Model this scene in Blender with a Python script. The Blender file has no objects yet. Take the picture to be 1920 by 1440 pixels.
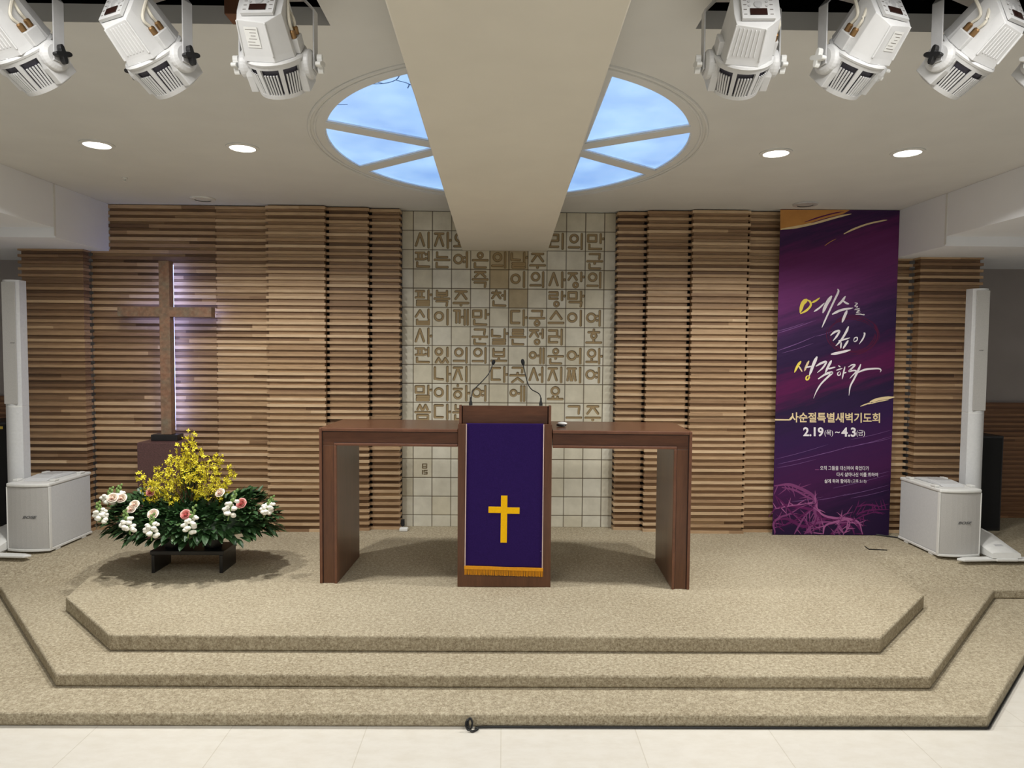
import bpy, bmesh, math, random
import numpy as np
from mathutils import Vector, Matrix, Euler
from mathutils.geometry import delaunay_2d_cdt

S = bpy.context.scene
COL = S.collection
R = math.radians
rnd = random.Random(7)

# ------------------------------------------------------------------ camera, world, lights, exposure
Z1, Z2, Z3 = .0616, .1276, .2156            # tread heights of the chancel steps
ZC, ZCEIL = 1.7106, 2.885                   # eye height, ceiling height
cam = bpy.data.cameras.new('camera'); cam_o = bpy.data.objects.new('camera', cam); COL.objects.link(cam_o)
cam.sensor_fit = 'HORIZONTAL'; cam.sensor_width = 36; cam.lens = 1280 / 1920 * 36
cam.clip_start = .05; cam.clip_end = 100
cam_o.matrix_world = (Matrix.Translation((0, 0, ZC)) @ Matrix.Rotation(R(-.72), 4, 'Z') @ Matrix.Rotation(R(90 - 2.68), 4, 'X')
                      @ Matrix.Rotation(R(.44), 4, 'Z'))
S.camera = cam_o
S.view_settings.view_transform = 'Standard'; S.view_settings.look = 'None'
S.view_settings.gamma = 1; S.view_settings.use_curve_mapping = False
S.view_settings.exposure = 0.05
w = bpy.data.worlds.new('world'); S.world = w; w.use_nodes = True
w.node_tree.nodes['Background'].inputs[0].default_value = (.6, .75, 1, 1)
w.node_tree.nodes['Background'].inputs[1].default_value = .3

NAVE_W, DOWN_W, AISLE_W, SKY_E = 25.0, 25.0, 3.5, .9

def area(name, loc, sx, sy, watts, color, shape='RECTANGLE', rot=(0, 0, 0), spread=180):
    l = bpy.data.lights.new(name, 'AREA'); l.shape = shape; l.size = sx; l.size_y = sy
    l.energy = watts; l.color = color; l.spread = R(spread)
    o = bpy.data.objects.new(name, l); COL.objects.link(o); o.location = loc; o.rotation_euler = rot
    return o
NAVE = [(-1.3, 1.62), (1.3, 1.62), (-1.3, .45), (1.3, .45)]
for i, (x, y) in enumerate(NAVE):
    area('nave_ceiling_light', (x, y, ZCEIL - .03), 1.2, .3, NAVE_W, (1, .985, .965))
AISLE = [(-4.4, 2.2), (4.4, 2.2)]
for x, y in AISLE:
    area('aisle_ceiling_light', (x, y, 2.53), 1.2, .3, AISLE_W, (.9, .95, 1))
DOWN = [(-2.342, 4.007), (-1.522, 4.037), (1.58, 4.022), (2.331, 3.983)]
for x, y in DOWN:
    area('downlight_lamp', (x, y, ZCEIL - .012), .13, .13, DOWN_W, (1, .985, .95), 'DISK', spread=150)
# ------------------------------------------------------------------ helpers
def lin(c):
    return tuple(((v / 255) / 12.92 if v / 255 <= .04045 else ((v / 255 + .055) / 1.055) ** 2.4) for v in c) + (1,)

class N:
    def __init__(s, name, rough=.6, metal=0.0, spec=.5):
        s.m = bpy.data.materials.new(name); s.m.use_nodes = True
        s.t = s.m.node_tree; s.b = s.t.nodes['Principled BSDF']
        s.b.inputs['Roughness'].default_value = rough; s.b.inputs['Metallic'].default_value = metal
        s.b.inputs['Specular IOR Level'].default_value = spec
    def n(s, typ, **kw):
        o = s.t.nodes.new(typ)
        for k, v in kw.items():
            if hasattr(o, k) and k not in ('Scale',): setattr(o, k, v)
            else: o.inputs[k].default_value = v
        return o
    def l(s, a, b): s.t.links.new(a, b)
    def coords(s, scale=(1, 1, 1)):
        tc = s.n('ShaderNodeTexCoord'); mp = s.n('ShaderNodeMapping'); mp.inputs['Scale'].default_value = scale
        s.l(tc.outputs['Object'], mp.inputs[0]); return mp.outputs[0]
    def noise(s, vec, scale, detail=4, rough=.55):
        t = s.n('ShaderNodeTexNoise'); t.inputs['Scale'].default_value = scale; t.inputs['Detail'].default_value = detail
        t.inputs['Roughness'].default_value = rough; s.l(vec, t.inputs['Vector']); return t.outputs['Fac']
    def ramp(s, fac, stops):
        r = s.n('ShaderNodeValToRGB'); e = r.color_ramp.elements
        while len(e) < len(stops): e.new(.5)
        for i, (p, c) in enumerate(stops): e[i].position = p; e[i].color = c
        s.l(fac, r.inputs[0]); return r.outputs[0]
    def mix(s, fac, a, b, mode='MIX'):
        m = s.n('ShaderNodeMix'); m.data_type = 'RGBA'; m.blend_type = mode
        for sock, v in ((m.inputs[0], fac), (m.inputs[6], a), (m.inputs[7], b)):
            if isinstance(v, (int, float)): sock.default_value = v
            elif isinstance(v, tuple): sock.default_value = v
            else: s.l(v, sock)
        return m.outputs[2]
    def attr(s, name):
        a = s.n('ShaderNodeAttribute'); a.attribute_name = name; return a.outputs['Fac']
    def base(s, c):
        if isinstance(c, tuple): s.b.inputs['Base Color'].default_value = c
        else: s.l(c, s.b.inputs['Base Color'])
    def bump(s, fac, strength=.3, dist=.01):
        b = s.n('ShaderNodeBump'); b.inputs['Strength'].default_value = strength; b.inputs['Distance'].default_value = dist
        s.l(fac, b.inputs['Height']); s.l(b.outputs[0], s.b.inputs['Normal'])

def plain(name, rgb, rough=.6, metal=0, var=.08, scale=30, bump=0, spec=.5):
    k = N(name, rough, metal, spec); v = k.coords(); f = k.noise(v, scale)
    c = lin(rgb); d = tuple(x * (1 - var) for x in c[:3]) + (1,); e = tuple(min(1, x * (1 + var)) for x in c[:3]) + (1,)
    k.base(k.ramp(f, [(.3, d), (.7, e)]))
    if bump: k.bump(f, bump, .002)
    return k.m

def grain(name, a, b, rough, scale, stretch, spec=.5):
    k = N(name, rough, 0, spec); v = k.coords(stretch); f = k.noise(v, scale, 6, .6); g = k.noise(v, scale * 4.5, 3, .7)
    c = k.ramp(f, [(.32, lin(a)), (.68, lin(b))])
    k.base(k.mix(.35, c, k.ramp(g, [(.35, lin(a)), (.65, lin(b))])))
    k.bump(g, .06, .001); return k.m

M = {}
M['paint'] = plain('ceiling_paint', (216, 216, 213), .8, var=.03, scale=3)
M['beam_paint'] = plain('beam_paint', (224, 219, 206), .8, var=.03, scale=3)
M['soffit'] = plain('soffit_paint', (234, 236, 240), .8, var=.02, scale=3)
M['greywall'] = plain('grey_wall_paint', (150, 143, 140), .85, var=.04, scale=4)
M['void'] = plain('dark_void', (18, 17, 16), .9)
M['white'] = plain('white_plastic', (222, 222, 218), .4, var=.03)
M['white_metal'] = plain('white_lamp_metal', (206, 206, 205), .42, var=.04, scale=14)
M['grey_metal'] = plain('grey_lamp_metal', (186, 186, 186), .4, var=.05)
M['heatsink'] = plain('dark_heatsink', (62, 60, 72), .55, var=.1)
M['black'] = plain('black_plastic', (20, 20, 21), .45)
M['blackcloth'] = plain('black_grille_cloth', (13, 13, 14), .9, var=.2, scale=200)
M['blackwood'] = plain('black_lacquer', (30, 29, 30), .35, var=.15, scale=40)
M['brass'] = plain('brass_connector', (150, 118, 80), .35, .8)
M['steel'] = plain('steel', (150, 150, 148), .35, .9)
M['cable_white'] = plain('white_cable', (214, 208, 192), .5)
M['screen'] = plain('dark_display', (48, 30, 26), .2)
M['ink'] = plain('printed_ink', (110, 104, 98), .7)
M['walnut'] = grain('walnut_veneer', (74, 46, 33), (102, 66, 46), .26, 5, (.35, 3, 3))
M['walnut_v'] = grain('walnut_veneer_upright', (80, 50, 34), (108, 71, 49), .3, 5, (3, 3, .35))
M['walnut_edge'] = grain('walnut_edging', (96, 61, 44), (118, 78, 57), .35, 6, (1, 1, 1))
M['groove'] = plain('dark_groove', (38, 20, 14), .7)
M['granite'] = plain('brown_granite', (84, 58, 56), .45, var=.35, scale=120)
M['bronze'] = None
M['purple'] = plain('purple_felt', (44, 26, 84), .95, var=.12, scale=180, bump=.2, spec=.1)
M['gold'] = plain('gold_felt', (250, 192, 10), .85, var=.05, scale=120, spec=.2)
M['fringe'] = plain('gold_fringe', (226, 152, 8), .7, var=.1, scale=60)
M['piping'] = plain('pale_piping', (216, 190, 180), .7)
M['speaker'] = plain('white_speaker_shell', (202, 203, 203), .5, var=.04, scale=60)
M['speaker_grille'] = plain('grey_speaker_grille', (178, 176, 172), .7, var=.12, scale=400)
M['logo'] = plain('dark_badge', (92, 92, 92), .5)
M['wood_block'] = plain('brown_timber', (116, 78, 56), .7)
M['label_yellow'] = plain('yellow_tag', (196, 170, 60), .6)

k = N('bronze_patina', .55, .1); v = k.coords(); f = k.noise(v, 9, 6, .65); g = k.noise(v, 40, 4)
c = k.ramp(f, [(.30, lin((112, 108, 92))), (.45, lin((124, 98, 78))), (.6, lin((140, 96, 72))), (.74, lin((116, 108, 90)))])
k.base(k.mix(.3, c, k.ramp(g, [(.35, lin((84, 76, 64))), (.7, lin((160, 138, 116)))]))); k.bump(g, .3, .004); M['bronze'] = k.m

k = N('carpet', .95, 0, .1); v = k.coords(); f = k.noise(v, 55, 3, .7); g = k.noise(v, 130, 2, .7); big = k.noise(v, 1.6, 2)
c = k.ramp(f, [(.34, lin((110, 98, 77))), (.5, lin((154, 143, 119))), (.66, lin((194, 184, 160)))])
c = k.mix(.45, c, k.ramp(g, [(.35, lin((112, 99, 78))), (.65, lin((205, 195, 172)))]))
k.base(k.mix(.14, c, k.ramp(big, [(.35, lin((150, 134, 104))), (.65, lin((205, 193, 166)))]))); k.bump(f, .55, .008); M['carpet'] = k.m

k = N('floor_tile', .28); v = k.coords()
br = k.n('ShaderNodeTexBrick'); br.offset = 0; br.squash = 1; k.l(v, br.inputs['Vector'])
for nm, vv in (('Scale', 1), ('Brick Width', .61), ('Row Height', .61), ('Mortar Size', .0022), ('Mortar Smooth', .2)): br.inputs[nm].default_value = vv
br.inputs['Color1'].default_value = lin((214, 209, 198)); br.inputs['Color2'].default_value = lin((211, 206, 195)); br.inputs['Mortar'].default_value = lin((190, 183, 168))
f = k.noise(k.coords((1, 2.2, 1)), 9, 6, .7)
k.base(k.mix(.22, br.outputs[0], k.ramp(f, [(.35, lin((194, 186, 170))), (.6, lin((224, 221, 213)))]))); M['floor'] = k.m

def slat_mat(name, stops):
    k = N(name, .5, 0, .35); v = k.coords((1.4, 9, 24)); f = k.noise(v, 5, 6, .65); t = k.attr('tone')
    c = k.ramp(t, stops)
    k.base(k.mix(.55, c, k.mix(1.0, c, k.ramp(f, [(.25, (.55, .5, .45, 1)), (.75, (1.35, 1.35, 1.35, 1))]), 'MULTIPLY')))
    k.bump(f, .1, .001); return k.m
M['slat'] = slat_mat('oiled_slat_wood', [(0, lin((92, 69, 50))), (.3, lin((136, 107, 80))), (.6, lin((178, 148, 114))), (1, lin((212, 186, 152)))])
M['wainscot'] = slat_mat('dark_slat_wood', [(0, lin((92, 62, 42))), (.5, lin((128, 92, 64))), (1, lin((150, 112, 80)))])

k = N('carved_stone', .75, 0, .3); v = k.coords(); f = k.noise(v, 7, 6, .6); g = k.noise(v, 38, 4)
c = k.ramp(k.attr('tone'), [(0, lin((176, 160, 128))), (.45, lin((204, 196, 172))), (1, lin((216, 212, 196)))])
c = k.mix(.45, c, k.mix(1.0, c, k.ramp(f, [(.3, (.70, .68, .64, 1)), (.7, (1.2, 1.2, 1.2, 1))]), 'MULTIPLY'))
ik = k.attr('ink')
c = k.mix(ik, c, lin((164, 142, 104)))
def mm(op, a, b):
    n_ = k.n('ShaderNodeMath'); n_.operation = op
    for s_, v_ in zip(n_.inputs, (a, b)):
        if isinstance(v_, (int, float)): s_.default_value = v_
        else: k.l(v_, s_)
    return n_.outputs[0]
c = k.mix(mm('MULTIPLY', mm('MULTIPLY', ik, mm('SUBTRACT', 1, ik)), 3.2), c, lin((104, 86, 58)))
c = k.mix(k.attr('grout'), c, lin((80, 64, 44)))
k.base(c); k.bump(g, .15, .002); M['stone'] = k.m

k = N('skylight_glass', .3); v = k.coords(); f = k.noise(v, 2.2, 3); g = k.noise(v, 60, 3, .7)
c = k.ramp(f, [(.3, lin((104, 160, 234))), (.7, lin((162, 210, 254)))])
c = k.mix(k.ramp(g, [(.62, (0, 0, 0, 1)), (.7, (.5, .5, .5, 1))]), c, lin((96, 140, 200)))
k.base((.5, .6, .7, 1)); k.l(c, k.b.inputs['Emission Color']); k.b.inputs['Emission Strength'].default_value = SKY_E; M['sky_pane'] = k.m
def emit(name, c, s):
    k = N(name, .4); k.base(c); k.b.inputs['Emission Color'].default_value = c; k.b.inputs['Emission Strength'].default_value = s; return k.m
M['lamp'] = emit('lit_lens', (1, .97, .93, 1), 9)
M['led'] = emit('led_strip', (.34, .42, 1, 1), 8)
M['pale_rim'] = plain('pale_skylight_frame', (226, 232, 240), .5)  # plain pale border colour for the pane edges

class MB:
    """collects shapes into one mesh"""
    def __init__(s): s.v = []; s.f = []; s.mi = []; s.tone = []
    def face(s, idx, m=0, t=.5): s.f.append(idx); s.mi.append(m); s.tone.append(t)
    def box(s, x0, x1, y0, y1, z0, z1, m=0, t=.5):
        b = len(s.v)
        s.v += [(x0, y0, z0), (x1, y0, z0), (x1, y1, z0), (x0, y1, z0), (x0, y0, z1), (x1, y0, z1), (x1, y1, z1), (x0, y1, z1)]
        for q in ((0, 3, 2, 1), (4, 5, 6, 7), (0, 1, 5, 4), (1, 2, 6, 5), (2, 3, 7, 6), (3, 0, 4, 7)): s.face([b + i for i in q], m, t)
        return s
    def prism(s, pts, z0, z1, m=0, axis='z', cap=True):
        b = len(s.v); n = len(pts)
        for z in (z0, z1):
            for p in pts: s.v.append((p[0], p[1], z) if axis == 'z' else (p[0], z, p[1]) if axis == 'y' else (z, p[0], p[1]))
        for i in range(n): j = (i + 1) % n; s.face([b + i, b + j, b + n + j, b + n + i], m)
        if cap: s.face([b + i for i in range(n)][::-1], m); s.face([b + n + i for i in range(n)], m)
        return s
    def loft(s, rings, m=0, closed=True, cap=(True, True)):
        b = len(s.v); n = len(rings[0])
        for r_ in rings: s.v += [tuple(p) for p in r_]
        for a in range(len(rings) - 1):
            for i in range(n if closed else n - 1):
                j = (i + 1) % n; s.face([b + a * n + i, b + a * n + j, b + (a + 1) * n + j, b + (a + 1) * n + i], m)
        if cap[0]: s.face([b + i for i in range(n)][::-1], m)
        if cap[1]: s.face([b + (len(rings) - 1) * n + i for i in range(n)], m)
        return s
    def lathe(s, prof, c=(0, 0, 0), n=24, m=0, axis='z', sx=1, sy=1, cap=(True, True)):
        rings = []
        for r_, z in prof:
            ring = []
            for i in range(n):
                a = 2 * math.pi * i / n; x, y = r_ * math.cos(a) * sx, r_ * math.sin(a) * sy
                p = (x, y, z) if axis == 'z' else (x, z, y) if axis == 'y' else (z, x, y)
                ring.append((c[0] + p[0], c[1] + p[1], c[2] + p[2]))
            rings.append(ring)
        return s.loft(rings, m, True, cap)
    def tube(s, path, r, n=8, m=0, r1=None):
        P = [Vector(p) for p in path]; rings = []; up = Vector((.31, .17, .93))
        for i, p in enumerate(P):
            d = (P[min(i + 1, len(P) - 1)] - P[max(i - 1, 0)]).normalized()
            a = d.cross(up if abs(d.dot(up)) < .95 else Vector((1, 0, 0))).normalized(); b_ = d.cross(a)
            rr = r if r1 is None else r + (r1 - r) * i / (len(P) - 1)
            rings.append([tuple(p + rr * (math.cos(2 * math.pi * q / n) * a + math.sin(2 * math.pi * q / n) * b_)) for q in range(n)])
        return s.loft(rings, m)
    def ball(s, c, rx, ry, rz, n=12, k_=8, m=0):
        prof = [(max(1e-4, math.sin(math.pi * i / k_)), -math.cos(math.pi * i / k_)) for i in range(k_ + 1)]
        rings = [[(c[0] + rx * r_ * math.cos(2 * math.pi * q / n), c[1] + ry * r_ * math.sin(2 * math.pi * q / n), c[2] + rz * z) for q in range(n)] for r_, z in prof]
        return s.loft(rings, m)
    def build(s, name, mats, parent=None, smooth=False, bevel=0, tone=False, seg=2):
        me = bpy.data.meshes.new(name); me.from_pydata(s.v, [], s.f)
        for mt in (mats if isinstance(mats, (list, tuple)) else [mats]): me.materials.append(mt)
        me.polygons.foreach_set('material_index', s.mi)
        if tone:
            a = me.attributes.new('tone', 'FLOAT', 'FACE'); a.data.foreach_set('value', s.tone)
        me.update()
        bm = bmesh.new(); bm.from_mesh(me); bmesh.ops.recalc_face_normals(bm, faces=bm.faces); bm.to_mesh(me); bm.free()
        if smooth:
            me.polygons.foreach_set('use_smooth', [True] * len(me.polygons)); me.set_sharp_from_angle(angle=R(40))
        o = bpy.data.objects.new(name, me); COL.objects.link(o)
        if parent: o.parent = parent
        if bevel:
            b = o.modifiers.new('edge', 'BEVEL'); b.width = bevel; b.segments = seg; b.limit_method = 'ANGLE'; b.angle_limit = R(40)
        return o

def tag(o, label=None, cat=None, group=None, kind=None):
    if label: o['label'] = label
    if cat: o['category'] = cat
    if group: o['group'] = group
    if kind: o['kind'] = kind
    return o
def empty(name, loc=(0, 0, 0), rz=0, label=None, cat=None, group=None):
    o = bpy.data.objects.new(name, None); COL.objects.link(o); o.location = loc; o.rotation_euler = (0, 0, rz); o.empty_display_size = .1
    return tag(o, label, cat, group)
def structure(o, label=None, cat=None): return tag(o, label, cat, None, 'structure')
def sub(child, part):
    """hang a piece under the part it belongs to, without moving it"""
    ml = part.matrix_basis.inverted() @ child.matrix_basis; child.parent = part; child.matrix_basis = ml
    return child
def ico_curve(pts, n=6):
    """smooth path through points (Catmull-Rom)"""
    P = [Vector(p) for p in pts]; P = [P[0] * 2 - P[1]] + P + [P[-1] * 2 - P[-2]]; out = []
    for i in range(1, len(P) - 2):
        for q in range(n):
            t = q / n
            out.append(.5 * ((2 * P[i]) + (P[i + 1] - P[i - 1]) * t + (2 * P[i - 1] - 5 * P[i] + 4 * P[i + 1] - P[i + 2]) * t * t + (3 * P[i] - P[i - 1] - 3 * P[i + 1] + P[i + 2]) * t ** 3))
    out.append(P[-2]); return out

def text_shape(body, bold=0.0, shear=0.0):
    """outline triangles of a word as (verts 2d, faces) scaled to its own box"""
    c = bpy.data.curves.new('word', 'FONT'); c.body = body; c.offset = bold; c.shear = shear; c.resolution_u = 3
    o = bpy.data.objects.new('word', c); COL.objects.link(o); bpy.context.view_layer.update()
    me = bpy.data.meshes.new_from_object(o.evaluated_get(bpy.context.evaluated_depsgraph_get()))
    v = [(p.co.x, p.co.y) for p in me.vertices]; f = [tuple(p.vertices) for p in me.polygons]
    bpy.data.objects.remove(o); bpy.data.curves.remove(c); bpy.data.meshes.remove(me)
    xs = [p[0] for p in v]; ys = [p[1] for p in v]; x0, x1, y0, y1 = min(xs), max(xs), min(ys), max(ys)
    return [((p[0] - x0) / (x1 - x0), (p[1] - y0) / (y1 - y0)) for p in v], f

# ------------------------------------------------------------------ room shell
X_L, X_R, Y_B, Y_N = -6.0, 6.0, 6.25, -4.0
o = MB().box(X_L, X_R, Y_N, 4.7, -.05, 0).build('floor', M['floor']); structure(o)
def step(name, pts, z0, z1):
    return structure(MB().prism(pts, z0, z1).build(name, M['carpet'], bevel=.012, seg=3))
step('floor_step', [(-2.30, 3.045), (2.234, 3.03), (3.72, 4.46), (X_R, 4.46), (X_R, Y_B), (X_L, Y_B), (X_L, 4.46), (-3.75, 4.46)], 0, Z1)
step('floor_step', [(-2.175, 3.285), (2.118, 3.27), (3.342, 4.52), (X_R, 4.52), (X_R, Y_B), (X_L, Y_B), (X_L, 4.51), (-3.335, 4.51)], Z1, Z2)
step('floor_platform', [(-2.055, 3.536), (2.01, 3.526), (2.635, 4.165), (2.82, 5.45), (2.84, 6.0), (-2.9, 6.0), (-2.87, 5.1), (-2.63, 4.085)], Z2, Z3)
for sx in (-1, 1):          # side wings climb gently to platform height towards the back wall
    prof = [(4.56, Z2 - .01), (4.56, Z2), (5.0, Z3 - .001), (Y_B, Z3 - .001), (Y_B, Z2 - .01)]
    xs = sorted((sx * 2.6, sx * 6.0))
    structure(MB().prism(prof, xs[0], xs[1], axis='x').build('floor_ramp', M['carpet']))

# ceiling with the oval skylight's six panes cut out and the slots for the stage lights
def oval(cx, cy, a, b, t0, t1, n=26):
    return [(cx + a * math.cos(t0 + (t1 - t0) * i / n), cy + b * math.sin(t0 + (t1 - t0) * i / n)) for i in range(n + 1)]
CX, CY, OA, OB = .018, 4.03, 1.018, 1.185
def ang(x, y): return math.atan2((y - CY) / OB, (x - CX) / OA)
def pane_outline(sx, which):
    e = lambda p: (CX + sx * p[0], p[1])
    def on(x, y):                       # push a point out to the oval
        a = ang(*e((x, y))); return (CX + OA * math.cos(a), CY + OB * math.sin(a))
    xi = .43
    def arc(p, q):
        a0, a1 = ang(*p), ang(*q)
        while a1 - a0 > math.pi: a1 -= 2 * math.pi
        while a1 - a0 < -math.pi: a1 += 2 * math.pi
        return oval(CX, CY, OA, OB, a0, a1)
    yi = lambda s_: CY + s_ * OB * math.sqrt(1 - (xi / OA) ** 2)
    if which == 'near':  a, b, inner = e((xi, yi(-1))), on(.97, 3.57), [e((xi, 3.90))]
    elif which == 'side': a, b, inner = on(1.0, 3.67), on(.965, 4.46), [e((xi, 4.035)), e((xi, 4.018))]
    else: a, b, inner = on(.92, 4.555), e((xi, yi(1))), [e((xi, 4.15))]
    return arc(a, b) + inner
PANES = [pane_outline(sx, k_) for sx in (-1, 1) for k_ in ('near', 'side', 'far')]
SLOTS = [[(-5.2, 1.95), (-.635, 1.95), (-.635, 2.535), (-5.2, 2.535)], [(.687, 1.95), (5.2, 1.95), (5.2, 2.522), (.687, 2.522)]]
def holed(outer, holes):
    vs, fs = [], []
    for p in [outer] + holes:
        b = len(vs); vs += [Vector(q) for q in p]; fs += [(b + i, b + (i + 1) % len(p)) for i in range(len(p))]
    r_ = delaunay_2d_cdt(vs, fs, [], 0, 1e-6)
    V, F = r_[0], r_[2]
    def inside(x, y, poly):
        c = False
        for i in range(len(poly)):
            (x1, y1), (x2, y2) = poly[i - 1], poly[i]
            if (y1 > y) != (y2 > y) and x < (x2 - x1) * (y - y1) / (y2 - y1) + x1: c = not c
        return c
    keep = []
    for f in F:
        c = sum((V[i] for i in f), Vector((0, 0))) / len(f)
        if not any(inside(c.x, c.y, h_) for h_ in holes): keep.append(list(f))
    return V, keep
V, F = holed([(X_L, Y_N), (X_R, Y_N), (X_R, Y_B), (X_L, Y_B)], PANES + SLOTS)
mb = MB(); b0 = [(p[0], p[1], ZCEIL) for p in V]; b1 = [(p[0], p[1], ZCEIL + .065) for p in V]
mb.v = b0 + b1; n_ = len(V); edges = {}
for f in F:
    mb.face(list(f)); mb.face([i + n_ for i in f][::-1])
    for a, b in zip(f, list(f[1:]) + [f[0]]): edges[frozenset((a, b))] = edges.get(frozenset((a, b)), 0) + 1
for e, c_ in edges.items():
    if c_ == 1: a, b = tuple(e); mb.face([a, b, b + n_, a + n_])
structure(mb.build('ceiling', M['paint']))
# dark space above the slots
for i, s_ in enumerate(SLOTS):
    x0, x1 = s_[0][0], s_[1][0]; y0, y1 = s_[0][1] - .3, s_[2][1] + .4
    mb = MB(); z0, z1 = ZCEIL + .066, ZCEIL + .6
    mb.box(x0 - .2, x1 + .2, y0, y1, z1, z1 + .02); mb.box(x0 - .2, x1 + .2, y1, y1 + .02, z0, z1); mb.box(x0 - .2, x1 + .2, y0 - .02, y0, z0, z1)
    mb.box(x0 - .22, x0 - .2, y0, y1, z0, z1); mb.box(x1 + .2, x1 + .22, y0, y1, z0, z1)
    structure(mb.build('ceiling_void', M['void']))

# skylight: frame, rings and panes
win = structure(empty('window_1', (CX, CY, ZCEIL)), 'oval skylight of six blue-lit panes cut by the central ceiling beam', 'skylight')
for p in PANES:
    q = [(x - CX, y - CY) for x, y in p]
    MB().prism(q, .014, .024).build('pane', M['sky_pane'], win)
    cxx = sum(a for a, _ in q) / len(q); cyy = sum(b for _, b in q) / len(q)
    inn = []
    nq = len(q)
    for i in range(nq):
        p0, p1, p2 = Vector(q[i - 1]), Vector(q[i]), Vector(q[(i + 1) % nq])
        d0, d1 = (p1 - p0).normalized(), (p2 - p1).normalized(); n0, n1 = Vector((-d0.y, d0.x)), Vector((-d1.y, d1.x))
        if n0.dot(Vector((cxx, cyy)) - p1) < 0: n0, n1 = -n0, -n1
        m_ = (n0 + n1); m_ = m_ / max(.35, m_.length_squared / 2)
        inn.append(tuple(p1 + m_ * .008))
    fb = MB(); n2 = len(q); fb.v = [(a, b, .006) for a, b in q] + [(a, b, .006) for a, b in inn] + [(a, b, .014) for a, b in inn]
    for i in range(n2):
        j = (i + 1) % n2; fb.face([i, j, n2 + j, n2 + i]); fb.face([n2 + i, n2 + j, 2 * n2 + j, 2 * n2 + i])
    fb.build('pane_frame', M['pale_rim'], win)
tw = plain('twig_silhouette', (96, 132, 186), .6)  # blue-grey strokes paint the shadowy outlines of branches beyond the glass
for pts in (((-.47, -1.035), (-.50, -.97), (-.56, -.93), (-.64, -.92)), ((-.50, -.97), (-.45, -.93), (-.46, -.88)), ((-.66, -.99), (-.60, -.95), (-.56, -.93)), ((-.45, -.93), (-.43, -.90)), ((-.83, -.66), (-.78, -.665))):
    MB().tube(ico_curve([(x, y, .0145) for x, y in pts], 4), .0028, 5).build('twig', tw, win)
for a_, b_, r_ in ((1.098, 1.275, .009), (1.07, 1.243, .007)):
    mb = MB(); ring = []
    for i in range(97):
        t = 2 * math.pi * i / 96; ring.append((a_ * math.cos(t), b_ * math.sin(t), -.001))
    mb.tube(ring, r_, 8).build('ring_moulding', M['paint'], win, smooth=True)

# the sloping central beam
bz = lambda y: 2.56 + .0455 * (5.78 - y)
mb = MB(); x0, x1 = -.354, .364; yb0, yb1 = -1.2, 5.79
mb.v = [(x0, yb0, bz(yb0)), (x1, yb0, bz(yb0)), (x1, yb1, bz(yb1)), (x0, yb1, bz(yb1)), (x0, yb0, 2.9), (x1, yb0, 2.9), (x1, yb1, 2.9), (x0, yb1, 2.9)]
for q in ((0, 3, 2, 1), (4, 5, 6, 7), (0, 1, 5, 4), (1, 2, 6, 5), (2, 3, 7, 6), (3, 0, 4, 7)): mb.face(list(q))
structure(mb.build('ceiling_beam', M['beam_paint'], bevel=.006))

# dropped ceilings over both aisles
for sx, xs in ((-1, 3.215), (1, 3.205)):
    a, b = sorted((sx * xs, sx * 5.99))
    mb = MB(); mb.box(a, b, Y_N, 4.97, 2.574, ZCEIL - .001); mb.box(a, b, 4.9701, Y_B, 2.505, ZCEIL - .001)
    structure(mb.build('ceiling_drop', M['soffit']))
    c_, d_ = sorted((sx * (xs - .004), sx * xs))
    structure(MB().box(c_, d_, 4.955, 4.975, 2.515, ZCEIL - .002).build('trim_1', M['white']))

# walls
structure(MB().box(X_L, X_R, Y_B, Y_B + .1, 0, 3.0).build('wall_back', M['greywall']))
structure(MB().box(-3.4, 3.4, 5.80, 5.86, Z2, 2.95).build('wall_chancel', M['greywall']))
for nm, x in (('wall_left', X_L - .1), ('wall_right', X_R)):
    structure(MB().box(x, x + .1, Y_N, Y_B, 0, 3.0).build(nm, M['soffit']))
structure(MB().box(X_L, X_R, Y_N - .1, Y_N, 0, 3.0).build('wall_front', M['soffit']))

# ------------------------------------------------------------------ slatted panels
PITCH, SH = .0517, .0225
def slat_panel(name, x0, x1, yf, z0, z1, label, inset=(True, True), mat='slat', depth=.10, prot=.022, bias=0.0, pitch=PITCH, sh=SH, group='stepped slat panels of the chancel wall'):
    cx = (x0 + x1) / 2; mb = MB(); z = z0; row = 0
    while z < z1 - .004:
        p = row % 2 == 0
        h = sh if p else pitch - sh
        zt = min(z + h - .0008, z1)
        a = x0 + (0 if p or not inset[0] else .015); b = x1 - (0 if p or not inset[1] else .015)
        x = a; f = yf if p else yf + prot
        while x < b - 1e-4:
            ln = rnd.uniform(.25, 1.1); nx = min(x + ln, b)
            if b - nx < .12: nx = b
            t = min(1, max(0, rnd.gauss(.64 if p else .40, .15) + bias))  # recessed rows get a darker mean tone: recess shade put into the colour
            mb.box(x - cx, nx - cx, f - yf, depth, z, zt, 0, t); x = nx
        z += h; row += 1
    o = mb.build(name, M[mat]); 
    a_ = o.data.attributes.new('tone', 'FLOAT', 'FACE'); a_.data.foreach_set('value', mb.tone)
    o.location = (cx, yf, 0)
    return tag(o, label, 'wall cladding', group, 'thing')
zb, zt = Z3, ZCEIL - .002
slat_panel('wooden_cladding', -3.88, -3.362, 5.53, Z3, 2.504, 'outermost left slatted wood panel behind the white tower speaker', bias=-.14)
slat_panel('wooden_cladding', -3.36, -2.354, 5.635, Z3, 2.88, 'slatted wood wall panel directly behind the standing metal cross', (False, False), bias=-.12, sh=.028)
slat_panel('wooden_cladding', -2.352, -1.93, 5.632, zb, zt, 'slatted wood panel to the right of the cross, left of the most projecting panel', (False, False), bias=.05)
slat_panel('wooden_cladding', -1.93, -1.449, 5.585, zb, zt, 'projecting slatted wood panel behind the left end of the long table', bias=.06)
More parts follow.
